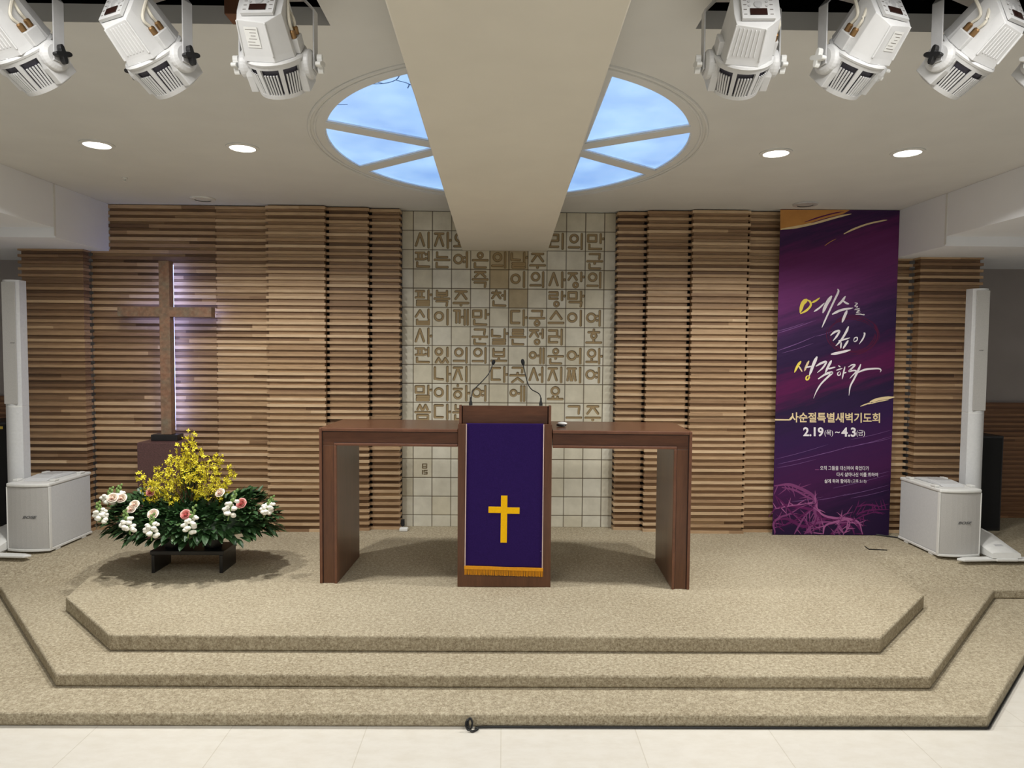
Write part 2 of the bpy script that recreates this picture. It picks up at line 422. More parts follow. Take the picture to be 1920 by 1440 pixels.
slat_panel('wooden_cladding', -1.449, -1.107, 5.632, zb, zt, 'middle of the three stepped slat panels left of the carved tiles')
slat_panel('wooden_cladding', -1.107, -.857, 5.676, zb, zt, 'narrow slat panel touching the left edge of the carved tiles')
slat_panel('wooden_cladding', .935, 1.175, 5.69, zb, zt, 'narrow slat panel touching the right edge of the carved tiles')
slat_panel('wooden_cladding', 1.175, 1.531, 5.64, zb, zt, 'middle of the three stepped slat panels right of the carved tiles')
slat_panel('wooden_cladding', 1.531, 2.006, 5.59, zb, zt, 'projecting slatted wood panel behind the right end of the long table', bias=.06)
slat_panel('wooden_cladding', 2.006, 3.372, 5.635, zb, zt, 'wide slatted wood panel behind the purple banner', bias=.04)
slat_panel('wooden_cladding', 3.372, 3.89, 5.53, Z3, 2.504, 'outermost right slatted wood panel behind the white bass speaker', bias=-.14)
slat_panel('wooden_wainscot', -5.98, -3.95, 6.19, Z3 - .001, 1.28, 'low dark slatted wainscot in the far left corner behind the speaker', mat='wainscot', depth=.05, prot=.012, pitch=.043, sh=.022, group=None)
slat_panel('wooden_wainscot', 3.95, 5.98, 6.19, Z3 - .001, 1.28, 'low dark slatted wainscot in the far right corner behind the black cabinet', mat='wainscot', depth=.05, prot=.012, pitch=.043, sh=.022, group=None)

# ------------------------------------------------------------------ carved tile wall
ROWS = ['시자외....리의만', '편는여은의날주..군', '...즉.이의사장의', '팔복주.천..랑막.', '십이께만.다궁스이여',
        '사..군날른정러.호', '편있의의보.에운어와', '.나지.다곳서지찌여', '말이하여.에.요..', '씀다는.....그주']
CH = 'ㄱㄲㄴㄷㄸㄹㅁㅂㅃㅅㅆㅇㅈㅉㅊㅋㅌㅍㅎ'; JU = 'ㅏㅐㅑㅒㅓㅔㅕㅖㅗㅘㅙㅚㅛㅜㅝㅞㅟㅠㅡㅢㅣ'
JO = ' ㄱㄲㄳㄴㄵㄶㄷㄹㄺㄻㄼㄽㄾㄿㅀㅁㅂㅄㅅㅆㅇㅈㅊㅋㅌㅍㅎ'
SEG = {'ㄱ': [(0, 1, 1, 1), (1, 1, .95, 0)], 'ㄴ': [(0, 1, 0, .05), (0, .05, 1, 0)], 'ㄷ': [(0, 1, 1, 1), (0, 1, 0, 0), (0, 0, 1, 0)],
       'ㄹ': [(0, 1, 1, 1), (1, 1, 1, .5), (0, .5, 1, .5), (0, .5, 0, 0), (0, 0, 1, 0)], 'ㅁ': [(0, 1, 1, 1), (0, 0, 1, 0), (0, 1, 0, 0), (1, 1, 1, 0)],
       'ㅂ': [(0, 1, 0, 0), (1, 1, 1, 0), (0, .55, 1, .55), (0, 0, 1, 0)], 'ㅅ': [(.5, 1, 0, 0), (.5, 1, 1, 0)],
       'ㅈ': [(0, 1, 1, 1), (.5, 1, 0, 0), (.5, 1, 1, 0)], 'ㅊ': [(.5, 1.2, .5, 1.05), (0, .85, 1, .85), (.5, .85, 0, 0), (.5, .85, 1, 0)],
       'ㅍ': [(0, 1, 1, 1), (0, 0, 1, 0), (.3, 1, .3, 0), (.7, 1, .7, 0)], 'ㅎ': [(.5, 1.15, .5, 1.05), (0, .8, 1, .8)], 'ㅇ': []}
def jamo(ch, x0, y0, x1, y1):
    """strokes of a consonant in a box: (segments, circles)"""
    w_, h_ = x1 - x0, y1 - y0
    if ch in 'ㄲㅆㅉ':
        a = {'ㄲ': 'ㄱ', 'ㅆ': 'ㅅ', 'ㅉ': 'ㅈ'}[ch]; m_ = (x0 + x1) / 2; g = w_ * .07
        s1, c1 = jamo(a, x0, y0, m_ - g, y1); s2, c2 = jamo(a, m_ + g, y0, x1, y1); return s1 + s2, c1 + c2
    s_ = [(x0 + a * w_, y0 + b * h_, x0 + c * w_, y0 + d * h_) for a, b, c, d in SEG[ch]]
    if ch == 'ㅇ': return s_, [((x0 + x1) / 2, (y0 + y1) / 2, min(w_, h_) / 2)]
    if ch == 'ㅎ': return s_, [((x0 + x1) / 2, y0 + h_ * .3, min(w_ * .42, h_ * .33))]
    return s_, []
def syllable(ch):
    i = ord(ch) - 0xAC00; c_, v_, f_ = CH[i // 588], JU[i % 588 // 28], JO[i % 28]
    S_, C_, D_ = [], [], []
    vert = v_ in 'ㅏㅐㅓㅔㅕㅣ'; mixd = v_ in 'ㅘㅚㅢ'; lo = .47 if f_ != ' ' else .16
    hi = .84
    if vert:
        two = v_ in 'ㅐㅔ'; cx1 = .56 if not two else .44
        box = (.14, lo + (.04 if f_ != ' ' else .06), cx1, hi)
        st = .80 if not two else .70
        S_.append((st, lo - .02 if f_ != ' ' else .12, st, .88))
        if two: S_.append((.86, lo - .02 if f_ != ' ' else .12, .86, .88))
        my = (lo + hi) / 2
        if v_ == 'ㅏ': D_.append((.93, my))
        if v_ == 'ㅓ': D_.append((.67, my))
        if v_ == 'ㅕ': D_ += [(.66, my + .11), (.66, my - .11)]
        if v_ == 'ㅔ': D_.append((.57, my))
    elif mixd:
        box = (.20, .46, .60, .84); S_.append((.80, .12, .80, .88))
        S_.append((.14, .20, .66, .20))
        if v_ in 'ㅘㅚ': D_.append((.40, .33))
        if v_ == 'ㅘ': D_.append((.93, .5))
    else:
        if f_ != ' ': box = (.24, .62, .76, .86); by = .48
        else: box = (.22, .46, .78, .84); by = .24
        if v_ == 'ㅗ': D_.append((.5, by + .09)); by -= .02
        if v_ == 'ㅛ': D_ += [(.38, by + .09), (.62, by + .09)]; by -= .02
        if v_ == 'ㅜ': D_.append((.5, by - .11))
        S_.append((.12, by, .88, by))
    s_, c_2 = jamo(c_, *box); S_ += s_; C_ += c_2
    if f_ != ' ':
        fb = (.2, .12, .82, .34) if vert else (.22, .10, .78, .32)
        s_, c_2 = jamo(f_, *fb); S_ += s_; C_ += c_2
    return S_, C_, D_
def tile_wall():
    xa, xb, za, zb_ = -.857, .935, Z3, ZCEIL - .002; P_ = .1606; X0 = -.764; Zl = 2.7235; st = .0038
    nx, nz = int((xb - xa) / st) + 1, int((zb_ - za) / st) + 1
    X = np.linspace(xa, xb, nx)[None, :].repeat(nz, 0); Z = np.linspace(za, zb_, nz)[:, None].repeat(nx, 1)
    ci = np.floor((X - X0) / P_).astype(int); ri = np.floor((Zl - Z) / P_).astype(int)
    u = (X - X0) / P_ - ci; v = 1 - ((Zl - Z) / P_ - ri)
    dg = np.minimum(np.minimum(u, 1 - u), np.minimum(v, 1 - v)) * P_
    grout = np.clip(1.5 - dg / .003, 0, 1)
    ink = np.zeros_like(X); rs = np.random.RandomState(3)
    tone = np.zeros_like(X); tt = rs.uniform(.5, 1, (40, 40))
    for r_ in range(-2, 17):
        for c_ in range(-1, 12): tone[(ri == r_) & (ci == c_)] = tt[r_ + 5, c_ + 5]
    for r_, c_ in ((1, 4), (1, 5), (2, 4), (3, 5), (0, -9)): tone[(ri == r_) & (ci == c_)] = .05
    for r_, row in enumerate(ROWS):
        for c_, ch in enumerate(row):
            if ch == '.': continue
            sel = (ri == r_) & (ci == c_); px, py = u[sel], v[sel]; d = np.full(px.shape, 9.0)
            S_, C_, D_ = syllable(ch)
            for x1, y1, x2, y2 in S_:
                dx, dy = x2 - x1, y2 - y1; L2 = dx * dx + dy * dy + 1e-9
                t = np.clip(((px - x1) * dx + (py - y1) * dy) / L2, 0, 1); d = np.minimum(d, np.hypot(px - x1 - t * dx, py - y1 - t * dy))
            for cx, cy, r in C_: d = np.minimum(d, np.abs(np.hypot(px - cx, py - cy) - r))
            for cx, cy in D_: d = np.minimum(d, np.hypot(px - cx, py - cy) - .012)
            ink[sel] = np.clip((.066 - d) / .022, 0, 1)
    # small maker's mark on a lower tile
    sel = (ri == 12) & (ci == 0); px, py = u[sel], v[sel]; d = np.full(px.shape, 9.0)
    for x1, y1, x2, y2 in [(.5, .72, .72, .72), (.5, .72, .5, .5), (.72, .72, .72, .5), (.5, .6, .72, .6), (.5, .5, .72, .5), (.5, .38, .5, .18), (.58, .38, .74, .38), (.58, .38, .58, .28), (.58, .28, .74, .28), (.74, .28, .74, .18), (.58, .18, .74, .18)]:
        dx, dy = x2 - x1, y2 - y1; L2 = dx * dx + dy * dy
        t = np.clip(((px - x1) * dx + (py - y1) * dy) / L2, 0, 1); d = np.minimum(d, np.hypot(px - x1 - t * dx, py - y1 - t * dy))
    ink[sel] = np.clip((.03 - d) / .02, 0, 1) * .7
    y = .009 * ink + .004 * grout
    co = np.stack([X, y, Z], -1).reshape(-1, 3); nv = nx * nz
    idx = np.arange(nv).reshape(nz, nx); q = np.stack([idx[:-1, :-1], idx[:-1, 1:], idx[1:, 1:], idx[1:, :-1]], -1).reshape(-1, 4)
    me = bpy.data.meshes.new('carved_tile_wall'); me.vertices.add(nv); me.vertices.foreach_set('co', co.ravel())
    me.loops.add(q.size); me.loops.foreach_set('vertex_index', q.ravel().astype(np.int32))
    me.polygons.add(len(q)); me.polygons.foreach_set('loop_start', np.arange(0, q.size, 4, dtype=np.int32))
    me.update(calc_edges=True)
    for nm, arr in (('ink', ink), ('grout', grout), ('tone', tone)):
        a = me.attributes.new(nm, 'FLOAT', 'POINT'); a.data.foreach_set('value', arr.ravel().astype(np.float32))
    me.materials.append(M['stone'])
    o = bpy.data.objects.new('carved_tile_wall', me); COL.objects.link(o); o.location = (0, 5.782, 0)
    sd = o.modifiers.new('thick', 'SOLIDIFY'); sd.thickness = .012; sd.offset = -1
    return tag(o, 'cream stone tile wall panel carved with Korean syllables behind the pulpit', 'tiled panel')
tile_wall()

# ------------------------------------------------------------------ pulpit, cloth, table
def pulpit():
    t = empty('pulpit', (.0125, 4.28, Z3), 0, 'walnut pulpit draped with a purple cloth at the centre of the platform', 'pulpit')
    hw, h = .2965, 1.041
    MB().box(-hw, hw, 0, .40, 0, h).build('body', M['walnut_v'], t, bevel=.003)
    MB().box(-hw + .028, hw - .028, .022, .04, h, h + .114).build('front_board', M['walnut'], t, bevel=.002)
    for s in (-1, 1):
        a, b = sorted((s * (hw - .006), s * (hw - .022)))
        MB().prism([(.012, h), (.40, h), (.40, h + .03), (.05, h + .118), (.012, h + .118)], a, b, axis='x').build('side_board', M['walnut_edge'], t, bevel=.002)
        a, b = sorted((s * (hw - .022), s * (hw - .0278)))
        MB().box(a, b, .034, .05, h, h + .112).build('groove', M['groove'], t)
    mb = MB(); mb.prism([(.041, h + .085), (.041, h + .10), (.39, h + .02), (.39, h + .005)], -hw + .028, hw - .028, axis='x')
    mb.build('reading_desk', M['walnut'], t)
    return t
pulpit()
def cloth():
    t = empty('pulpit_cloth', (.0125, 4.28, 1.2575), 0, 'purple cloth with a gold cross hanging down the pulpit front', 'cloth')
    mb = MB(); nx, nz = 24, 60; wt, wb = .486, .490; L = .905
    rows = []
    for j in range(nz + 1):
        v = j / nz; row = []
        for i in range(nx + 1):
            u = i / nx - .5; x = u * (wt + (wb - wt) * v) - .003 * v
            z = -L * v - .014 * v * (u + .5); y = -.006 - .0025 * math.sin(u * 9 + 1.2) * v - .002 * v
            row.append((x, y, z))
        rows.append(row)
    front = [[(x, y, z) for x, y, z in r_] for r_ in rows]
    top = [(x, .019, .0005) for x, _, _ in rows[0]]
    lip = [(x, -.004, .002) for x, _, _ in rows[0]]
    g = [top, lip] + front; n = nx + 1
    for r_ in g: mb.v += r_
    for a in range(len(g) - 1):
        for i in range(nx): mb.face([a * n + i, a * n + i + 1, (a + 1) * n + i + 1, (a + 1) * n + i])
    cp = o = mb.build('cloth_panel', M['purple'], t, smooth=True)
    sd = o.modifiers.new('thick', 'SOLIDIFY'); sd.thickness = .003; sd.offset = 0
    for s in (-1, 1):
        path = [(s * (wt / 2 + (wb - wt) / 2 * v) - .003 * v, -.0085 - .0025 * math.sin(s * 4.5 + 1.2) * v - .002 * v, -L * v - .014 * v * (s * .5 + .5)) for v in [i / 12 for i in range(13)]]
        MB().tube(path, .0028, 6).build('edge_piping', M['piping'], cp)
    cr = MB()
    cr.box(-.0195, .0205, -.0125, -.0095, -.752, -.452); cr.box(-.098, -.0195, -.0125, -.0095, -.563, -.523); cr.box(.0205, .0985, -.0125, -.0095, -.567, -.527)
    o = cr.build('gold_cross', M['gold'], cp, bevel=.001); o.rotation_euler = (0, R(.35), 0)
    fr = MB(); zz = lambda u: -L - .014 * (u + .5)
    q = []
    for u in np.linspace(-.5, .5, 25): q.append((u * wb * 1.02 - .003, zz(u)))
    fr.prism([(x, z + .004) for x, z in q] + [(x, z - .016) for x, z in q[::-1]], -.014, -.009, axis='y')
    for i in range(96):
        u = (i + .5) / 96 - .5; x = u * wb * 1.02 - .003; z = zz(u); dx = rnd.uniform(-.002, .002)
        fr.tube([(x, -.0115, z - .014), (x + dx * .5, -.012, z - .032), (x + dx, -.0115, z - .050 - rnd.uniform(0, .004))], .0019, 5)
    fr.build('gold_fringe', M['fringe'], cp)
cloth()

def table():
    t = empty('communion_table', (.008, 4.301, Z3), R(-2.3), 'long walnut table with slab legs passing behind the pulpit', 'table')
    hw, h, th, dp = 1.18, 1.004, .112, .565
    nx0, nx1, ny = -.295, .306, .43
    top = [(-hw, 0), (nx0, 0), (nx0 - .022, ny), (nx1, ny), (nx1, 0), (hw, 0), (hw, dp), (-hw, dp)]
    MB().prism(top, h - th, h).build('tabletop', M['walnut'], t, bevel=.002)
    for s in (-1, 1):
        a, b = sorted((s * hw, s * (hw - th)))
        MB().box(a, b, 0, dp, 0, h - th - .0005).build('leg', M['walnut_v'], t, bevel=.002)
        # edging: raised strips round the outer and inner edge of the front
        mb = MB(); e = .011
        xo, xi, xin = s * hw, s * (hw - .018), s * (hw - th)
        def bx(p, q, z0, z1):
            c_, d_ = sorted((p, q)); mb.box(c_, d_, -e, -.0005, z0, z1)
        bx(xo, xi, 0, h); bx(s * (hw - th + .017), xin, 0, h - th)
        xn = nx1 if s > 0 else nx0
        bx(xi, xn, h - .02, h); bx(s * (hw - th + .017), xn, h - th, h - th + .017)
        mb.build('edging', M['walnut_edge'], t, bevel=.003)
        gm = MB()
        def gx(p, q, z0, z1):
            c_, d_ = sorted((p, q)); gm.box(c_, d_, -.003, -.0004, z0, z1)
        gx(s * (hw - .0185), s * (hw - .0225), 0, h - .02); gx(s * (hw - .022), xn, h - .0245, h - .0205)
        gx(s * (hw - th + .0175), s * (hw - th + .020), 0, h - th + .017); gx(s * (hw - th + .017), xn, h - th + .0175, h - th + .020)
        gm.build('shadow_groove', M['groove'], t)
table()

def mic(path, label):
    P = ico_curve([(x, y, z) for x, y, z in path], 7); b = P[0]
    t = empty('gooseneck_microphone', b, 0, label, 'microphone', 'gooseneck microphones on the pulpit')
    Q = [p - b for p in P]
    MB().lathe([(.011, -.0015), (.011, .012), (.006, .03), (.005, .05)], n=14).build('base', M['black'], t, smooth=True)
    MB().tube(Q, .0034, 8).build('gooseneck', M['black'], t, smooth=True)
    d = (Q[-1] - Q[-3]).normalized(); m_ = d.to_track_quat('Z', 'Y').to_matrix().to_4x4(); m_.translation = Q[-1]
    o = MB().lathe([(.004, -.012), (.0085, -.004), (.0115, .008), (.0122, .02), (.010, .031), (.004, .037)], n=16).build('windscreen', M['blackcloth'], t, smooth=True)
    o.matrix_basis = m_
zy = lambda pts, y0, y1: [(x, y0 + (y1 - y0) * i / (len(pts) - 1), z) for i, (x, z) in enumerate(pts)]
mic(zy([(-.206, 1.374), (-.2, 1.443), (-.186, 1.471), (-.135, 1.523), (-.097, 1.568), (-.075, 1.617), (-.069, 1.635)], 4.312, 4.45), 'black gooseneck microphone on the left of the pulpit top, leaning right')
mic(zy([(.238, 1.374), (.233, 1.439), (.18, 1.473), (.156, 1.513), (.137, 1.587), (.128, 1.633)], 4.312, 4.45), 'black gooseneck microphone on the right of the pulpit top, leaning left')

t = empty('computer_mouse', (.385, 4.50, 1.2203), R(-15), 'small white and black computer mouse on the table right of the pulpit', 'mouse')
MB().ball((0, 0, .010), .034, .026, .010, 16, 8).build('base', M['black'], t, smooth=True)
MB().ball((.006, 0, .020), .034, .024, .012, 16, 8).build('shell', M['white'], t, smooth=True)

# ------------------------------------------------------------------ cross and pedestal
t = empty('standing_cross', (-2.69, 5.50, .981), 0, 'weathered bronze cross on the granite pedestal, backlit with blue-white light', 'cross')
MB().box(-.115, .095, -.055, .055, .0005, .050).build('base_block', M['blackwood'], t, bevel=.003)
cb = MB(); hw = .041
sh = [(-hw, .0505), (hw, .0505), (hw, .988), (.37, .988), (.37, 1.065), (hw, 1.065), (hw, 1.43), (-hw, 1.43), (-hw, 1.065), (-.37, 1.065), (-.37, .988), (-hw, .988)]
cb.prism(sh, -.04, .036, axis='y').build('cross_body', M['bronze'], t, bevel=.003)
ls = MB(); ls.box(-.03, .03, .0365, .060, .08, 1.41); ls.box(-.355, -.031, .0365, .046, 1.005, 1.045); ls.box(.031, .355, .0365, .046, 1.005, 1.045)
ls.build('light_strip', M['led'], t)
t = empty('stone_pedestal', (-2.69, 5.46, Z3), 0, 'dark brown granite pedestal carrying the bronze cross', 'pedestal')
MB().box(-.225, .225, -.14, .14, 0, .03).build('plinth', M['granite'], t, bevel=.003)
MB().box(-.172, .172, -.115, .12, .0305, .765).build('shaft', M['granite'], t, bevel=.004)

# ------------------------------------------------------------------ flower arrangement on its bench
t = empty('flower_bench', (-2.108, 4.645, Z3), 0, 'low black bench carrying the flower arrangement on the carpet', 'bench')
MB().box(-.245, .245, -.115, .115, .122, .150).build('seat', M['blackwood'], t, bevel=.003)
for s in (-1, 1):
    a, b = sorted((s * .237, s * .215)); MB().box(a, b, -.115, .115, 0, .1215).build('leg', M['blackwood'], t, bevel=.003)

leafm = plain('dark_leaf', (50, 80, 44), .42, var=.45, scale=14)
leaf2 = plain('pale_leaf', (78, 104, 62), .45, var=.4, scale=14)
yel = plain('forsythia_yellow', (230, 216, 56), .6, var=.12, scale=40); twig = plain('brown_twig', (92, 66, 40), .8)
stemg = plain('green_stem', (122, 150, 84), .6)
k = N('rose_petal', .6); f = k.noise(k.coords(), 26, 3); k.base(k.ramp(f, [(.40, lin((248, 238, 222))), (.58, lin((244, 222, 206))), (.75, lin((228, 146, 140)))])); rose_pale = k.m
k = N('pink_rose_petal', .6); f = k.noise(k.coords(), 26, 3); k.base(k.ramp(f, [(.3, lin((240, 196, 184))), (.6, lin((222, 128, 126)))])); rose_pink = k.m
white_pet = plain('snapdragon_white', (240, 238, 226), .6, var=.05, scale=50)
FC = Vector((-2.108, 4.62, Z3 + .15))
arr = empty('flower_arrangement', FC, 0, 'wide flower arrangement of yellow forsythia, roses and white snapdragons over dark leaves', 'flower arrangement')
for s in (-1, 1):
    MB().lathe([(.055, 0), (.066, .05), (.068, .10), (.06, .10), (.055, .05)], (s * .135, .01, .0), 20).build('pot', M['black'], arr, smooth=True)
def leaf(mb, p, d, L, W, droop, m=0, up=Vector((0, 0, 1))):
    d = d.normalized(); side = d.cross(up)
    if side.length < .05: side = Vector((1, 0, 0))
    side.normalize(); nrm = side.cross(d)
    rows = []
    for i in range(6):
        t_ = i / 5; w_ = W * math.sin(math.pi * min(1, t_ * .93 + .06)) ** .8; c_ = p + d * L * t_ - Vector((0, 0, 1)) * droop * t_ * t_ * L
        rows.append((c_ - side * w_ + nrm * w_ * .25, c_, c_ + side * w_ + nrm * w_ * .25))
    b = len(mb.v)
    for r_ in rows: mb.v += [tuple(q) for q in r_]
    for i in range(5):
        for j in range(2): mb.face([b + i * 3 + j, b + i * 3 + j + 1, b + i * 3 + 3 + j + 1, b + i * 3 + 3 + j], m)
AX, AY = .60, .30
def dome(x, y):
    r2 = (x / AX) ** 2 + (y / AY) ** 2; return .15 + .17 * math.sqrt(max(0, 1 - min(1, r2))) + .11 * math.exp(-((abs(x) - .37) / .13) ** 2) * (.65 + .35 * math.tanh(y * 8))
fo = MB()
fo.loft([[(.52 * s_ * math.cos(a), .24 * s_ * math.sin(a), z) for a in [2 * math.pi * i / 28 for i in range(28)]] for s_, z in ((.25, .105), (.8, .12), (1, .15), (.85, .24), (.3, .31))])
for i in range(1700):
    a = rnd.uniform(0, 2 * math.pi); r_ = math.sqrt(rnd.uniform(.02, 1)) * .93
    x, y = AX * r_ * math.cos(a), AY * r_ * math.sin(a); z = dome(x, y) - rnd.uniform(0, .05)
    out = Vector((x / AX ** 2 * .45, y / AY ** 2 * .22, .25 + (1 - r_) * .6)) + Vector((rnd.uniform(-.45, .45), rnd.uniform(-.45, .45), rnd.uniform(-.35, .35)))
    leaf(fo, Vector((x, y, z)), out, rnd.uniform(.048, .080), rnd.uniform(.014, .023), rnd.uniform(.05, .4), 1 if rnd.random() < .14 else 0)
for i in range(420):        # drooping skirt of leaves along the rim
    a = rnd.uniform(0, 2 * math.pi); x, y = AX * .93 * math.cos(a), AY * .95 * math.sin(a)
    leaf(fo, Vector((x * rnd.uniform(.75, 1), y * rnd.uniform(.75, 1), rnd.uniform(.11, .19))), Vector((math.cos(a), math.sin(a), rnd.uniform(-.35, .35))) + Vector((rnd.uniform(-.3, .3), rnd.uniform(-.3, .3), 0)), rnd.uniform(.055, .095), rnd.uniform(.014, .022), rnd.uniform(.1, .5), 1 if rnd.random() < .1 else 0)
fo.build('foliage', [leafm, leaf2], arr)
def rose(p, r_, mat, face):
    mb = MB(); q = face.normalized().to_track_quat('Z', 'Y').to_matrix()
    for layer, (n_p, rr, op) in enumerate(((3, .35, .1), (4, .55, .25), (5, .78, .5), (6, 1.0, .85))):
        for i in range(n_p):
            a0 = 2 * math.pi * (i / n_p) + layer * .6; rows = []
            for j in range(5):
                v_ = j / 4; row = []
                for s_ in range(5):
                    u_ = (s_ - 2) / 2 * (math.pi / n_p) * 1.25; rad = r_ * (rr * (.35 + .65 * v_ ** .7) + op * .18 * v_ ** 3)
                    zz = r_ * (-.55 + 1.25 * v_ * (1.05 - .28 * op) - .18 * (s_ - 2) ** 2 / 4 * v_ - op * .5 * v_ ** 4)
                    row.append(q @ Vector((rad * math.cos(a0 + u_), rad * math.sin(a0 + u_), zz)))
                rows.append(row)
            b = len(mb.v)
            for row in rows: mb.v += [tuple(v) for v in row]
            for j in range(4):
                for s_ in range(4): mb.face([b + j * 5 + s_, b + j * 5 + s_ + 1, b + j * 5 + 5 + s_ + 1, b + j * 5 + 5 + s_])
    mb.ball((0, 0, 0), r_ * .3, r_ * .3, r_ * .35, 8, 6)
    o = mb.build('rose', mat, arr, smooth=True); o.location = p - FC
    o['label'] = 'pink rose bloom' if mat is rose_pink else 'pale rose bloom with pink edges'
for x, z, y, m_ in [(-2.541, .743, 4.44, rose_pale), (-2.50, .735, 4.47, rose_pale), (-2.337, .765, 4.52, rose_pink), (-2.39, .705, 4.42, rose_pale), (-2.40, .68, 4.40, rose_pale), (-2.225, .665, 4.33, rose_pale), (-2.018, .662, 4.33, rose_pink), (-1.862, .772, 4.48, rose_pale), (-1.692, .72, 4.40, rose_pink)]:
    rose(Vector((x, y, z)), rnd.uniform(.026, .031), m_, Vector((rnd.uniform(-.3, .3), -1, rnd.uniform(.5, .9))))
def snapdragon(p0, p1):
    """p0 base, p1 tip"""
    d = p1 - p0; mb = MB(); mb.tube([d * .0 - d * .25, d * .5, d], .004, 6, 0, .002); n_ = 17
    for i in range(n_):
        t_ = i / n_; c_ = d * (t_ * 1.02); a = i * 2.4; big = t_ < .52; rr = .024 * (1 - t_ * .35) if big else .010 * (1.25 - t_ * .6)
        off = Vector((math.cos(a), math.sin(a) - .35, .1)) * (.031 * (1 - t_ * .5) if big else .011)
        if big:
            for k_ in range(3):
                o2 = Vector((rnd.uniform(-.011, .011), rnd.uniform(-.011, .006), rnd.uniform(-.009, .011)))
                mb.ball(tuple(c_ + off + o2), rr * .75, rr * .6, rr * .55, 7, 5, 1)
        else: mb.ball(tuple(c_ + off), rr, rr, rr * 1.35, 7, 5, 0)
    o = mb.build('snapdragon', [stemg, white_pet], arr, smooth=True); o.location = p0 - FC
for (tx, tz), (bx_, bz_), y in [((-2.58, .80), (-2.592, .70), 4.50), ((-2.535, .815), (-2.548, .71), 4.52), ((-2.588, .735), (-2.555, .62), 4.36), ((-2.386, .70), (-2.35, .575), 4.30), ((-2.201, .68), (-2.199, .545), 4.28),
                            ((-1.937, .735), (-1.965, .57), 4.28), ((-1.706, .82), (-1.745, .66), 4.36), ((-1.494, .765), (-1.535, .655), 4.42)]:
    snapdragon(Vector((bx_, y - .02, bz_)), Vector((tx, y, tz)))
def spread_at(z):
    P_ = [(.62, .24), (.75, .26), (.9, .27), (1.0, .21), (1.08, .14), (1.19, .03)]
    for (z0, w0), (z1, w1) in zip(P_, P_[1:]):
        if z <= z1: return w0 + (w1 - w0) * (z - z0) / (z1 - z0)
    return .03
for i in range(84):
    zt_ = rnd.uniform(.70, 1.05) if i > 12 else rnd.uniform(.98, 1.185)
    u = rnd.uniform(-1, 1); u = math.copysign(abs(u) ** .85, u)
    xt = -2.125 + .035 * max(0, (zt_ - 1.0) / .19) + u * spread_at(zt_); yt = 4.62 + rnd.uniform(-.17, .12) * spread_at(zt_) / .27
    top = Vector((xt, yt, zt_)) - FC
    b = Vector((rnd.uniform(-.09, .09) + (xt + 2.125) * .35, rnd.uniform(-.06, .05), .22)); mid = b.lerp(top, .55) + Vector(((xt + 2.125) * .25, (yt - 4.62) * .2, .03))
    path = ico_curve([b, mid, top], 8); mb = MB(); mb.tube(path, .0026, 5, 0, .0012)
    nb = int(7 + (top - b).length * 23)
    for j in range(nb):
        t_ = rnd.uniform(.3, 1) ** .7
        c_ = path[int(t_ * (len(path) - 1))] + Vector((rnd.uniform(-1, 1), rnd.uniform(-1, 1), rnd.uniform(-1, 1))) * .020
        dv = Vector((rnd.uniform(-1, 1), rnd.uniform(-1.3, .6), rnd.uniform(-.9, .4))).normalized(); s1 = dv.orthogonal().normalized(); s1.rotate(Matrix.Rotation(rnd.uniform(0, 6), 3, dv)); s2 = dv.cross(s1)
        L_ = rnd.uniform(.013, .019)
        for e in (s1, s2, -s1, -s2):
            side = dv.cross(e) * .0040; bb = len(mb.v)
            for q in (c_ - side * .5, c_ + e * L_ * .6 + dv * L_ * .35 - side, c_ + e * L_ + dv * L_ * .25, c_ + e * L_ * .6 + dv * L_ * .35 + side, c_ + side * .5): mb.v.append(tuple(q))
            mb.face([bb, bb + 1, bb + 2, bb + 3, bb + 4], 1)
    mb.build('forsythia_branch', [twig, yel], arr)
mb = MB()
for i in range(170):
    c_ = Vector((rnd.uniform(-.05, .06), rnd.uniform(-.04, .05), .24)); leaf(mb, c_ + Vector((0, 0, rnd.uniform(0, .28))), Vector((rnd.uniform(-.35, .35), rnd.uniform(-.4, .2), 1)), rnd.uniform(.05, .09), .0045, .1, 0)
mb.build('pine_sprig', [leafm], arr)

# ------------------------------------------------------------------ banner
BX0, BX1, BY, BZ0, BZ1 = 2.233, 3.203, 5.556, Z3 + .003, ZCEIL - .004
BW, BH = BX1 - BX0, BZ1 - BZ0
bn = empty('hanging_banner', (BX0, BY, BZ0), 0, 'tall purple banner with white brushed Korean lettering beside the right slats', 'banner')
k = N('banner_print', .75, 0, .2); tc = k.n('ShaderNodeTexCoord'); mp = k.n('ShaderNodeMapping'); k.l(tc.outputs['Object'], mp.inputs[0])
sx = k.n('ShaderNodeSeparateXYZ'); k.l(mp.outputs[0], sx.inputs[0])
def mth(op, a, b):
    n_ = k.n('ShaderNodeMath'); n_.operation = op
    for s_, v_ in zip(n_.inputs, (a, b)):
        if isinstance(v_, (int, float)): s_.default_value = v_
        else: k.l(v_, s_)
    return n_.outputs[0]
slope = mth('ADD', mth('DIVIDE', sx.outputs[2], BH), mth('MULTIPLY', sx.outputs[0], -.12))
st_ = k.n('ShaderNodeCombineXYZ'); k.l(mth('MULTIPLY', sx.outputs[0], .9), st_.inputs[0]); k.l(mth('MULTIPLY', mth('SUBTRACT', sx.outputs[2], mth('MULTIPLY', sx.outputs[0], .33)), 9), st_.inputs[2])
streak = k.noise(st_.outputs[0], 1.6, 6, .7)
g = mth('ADD', slope, mth('MULTIPLY', mth('SUBTRACT', streak, .5), .22))
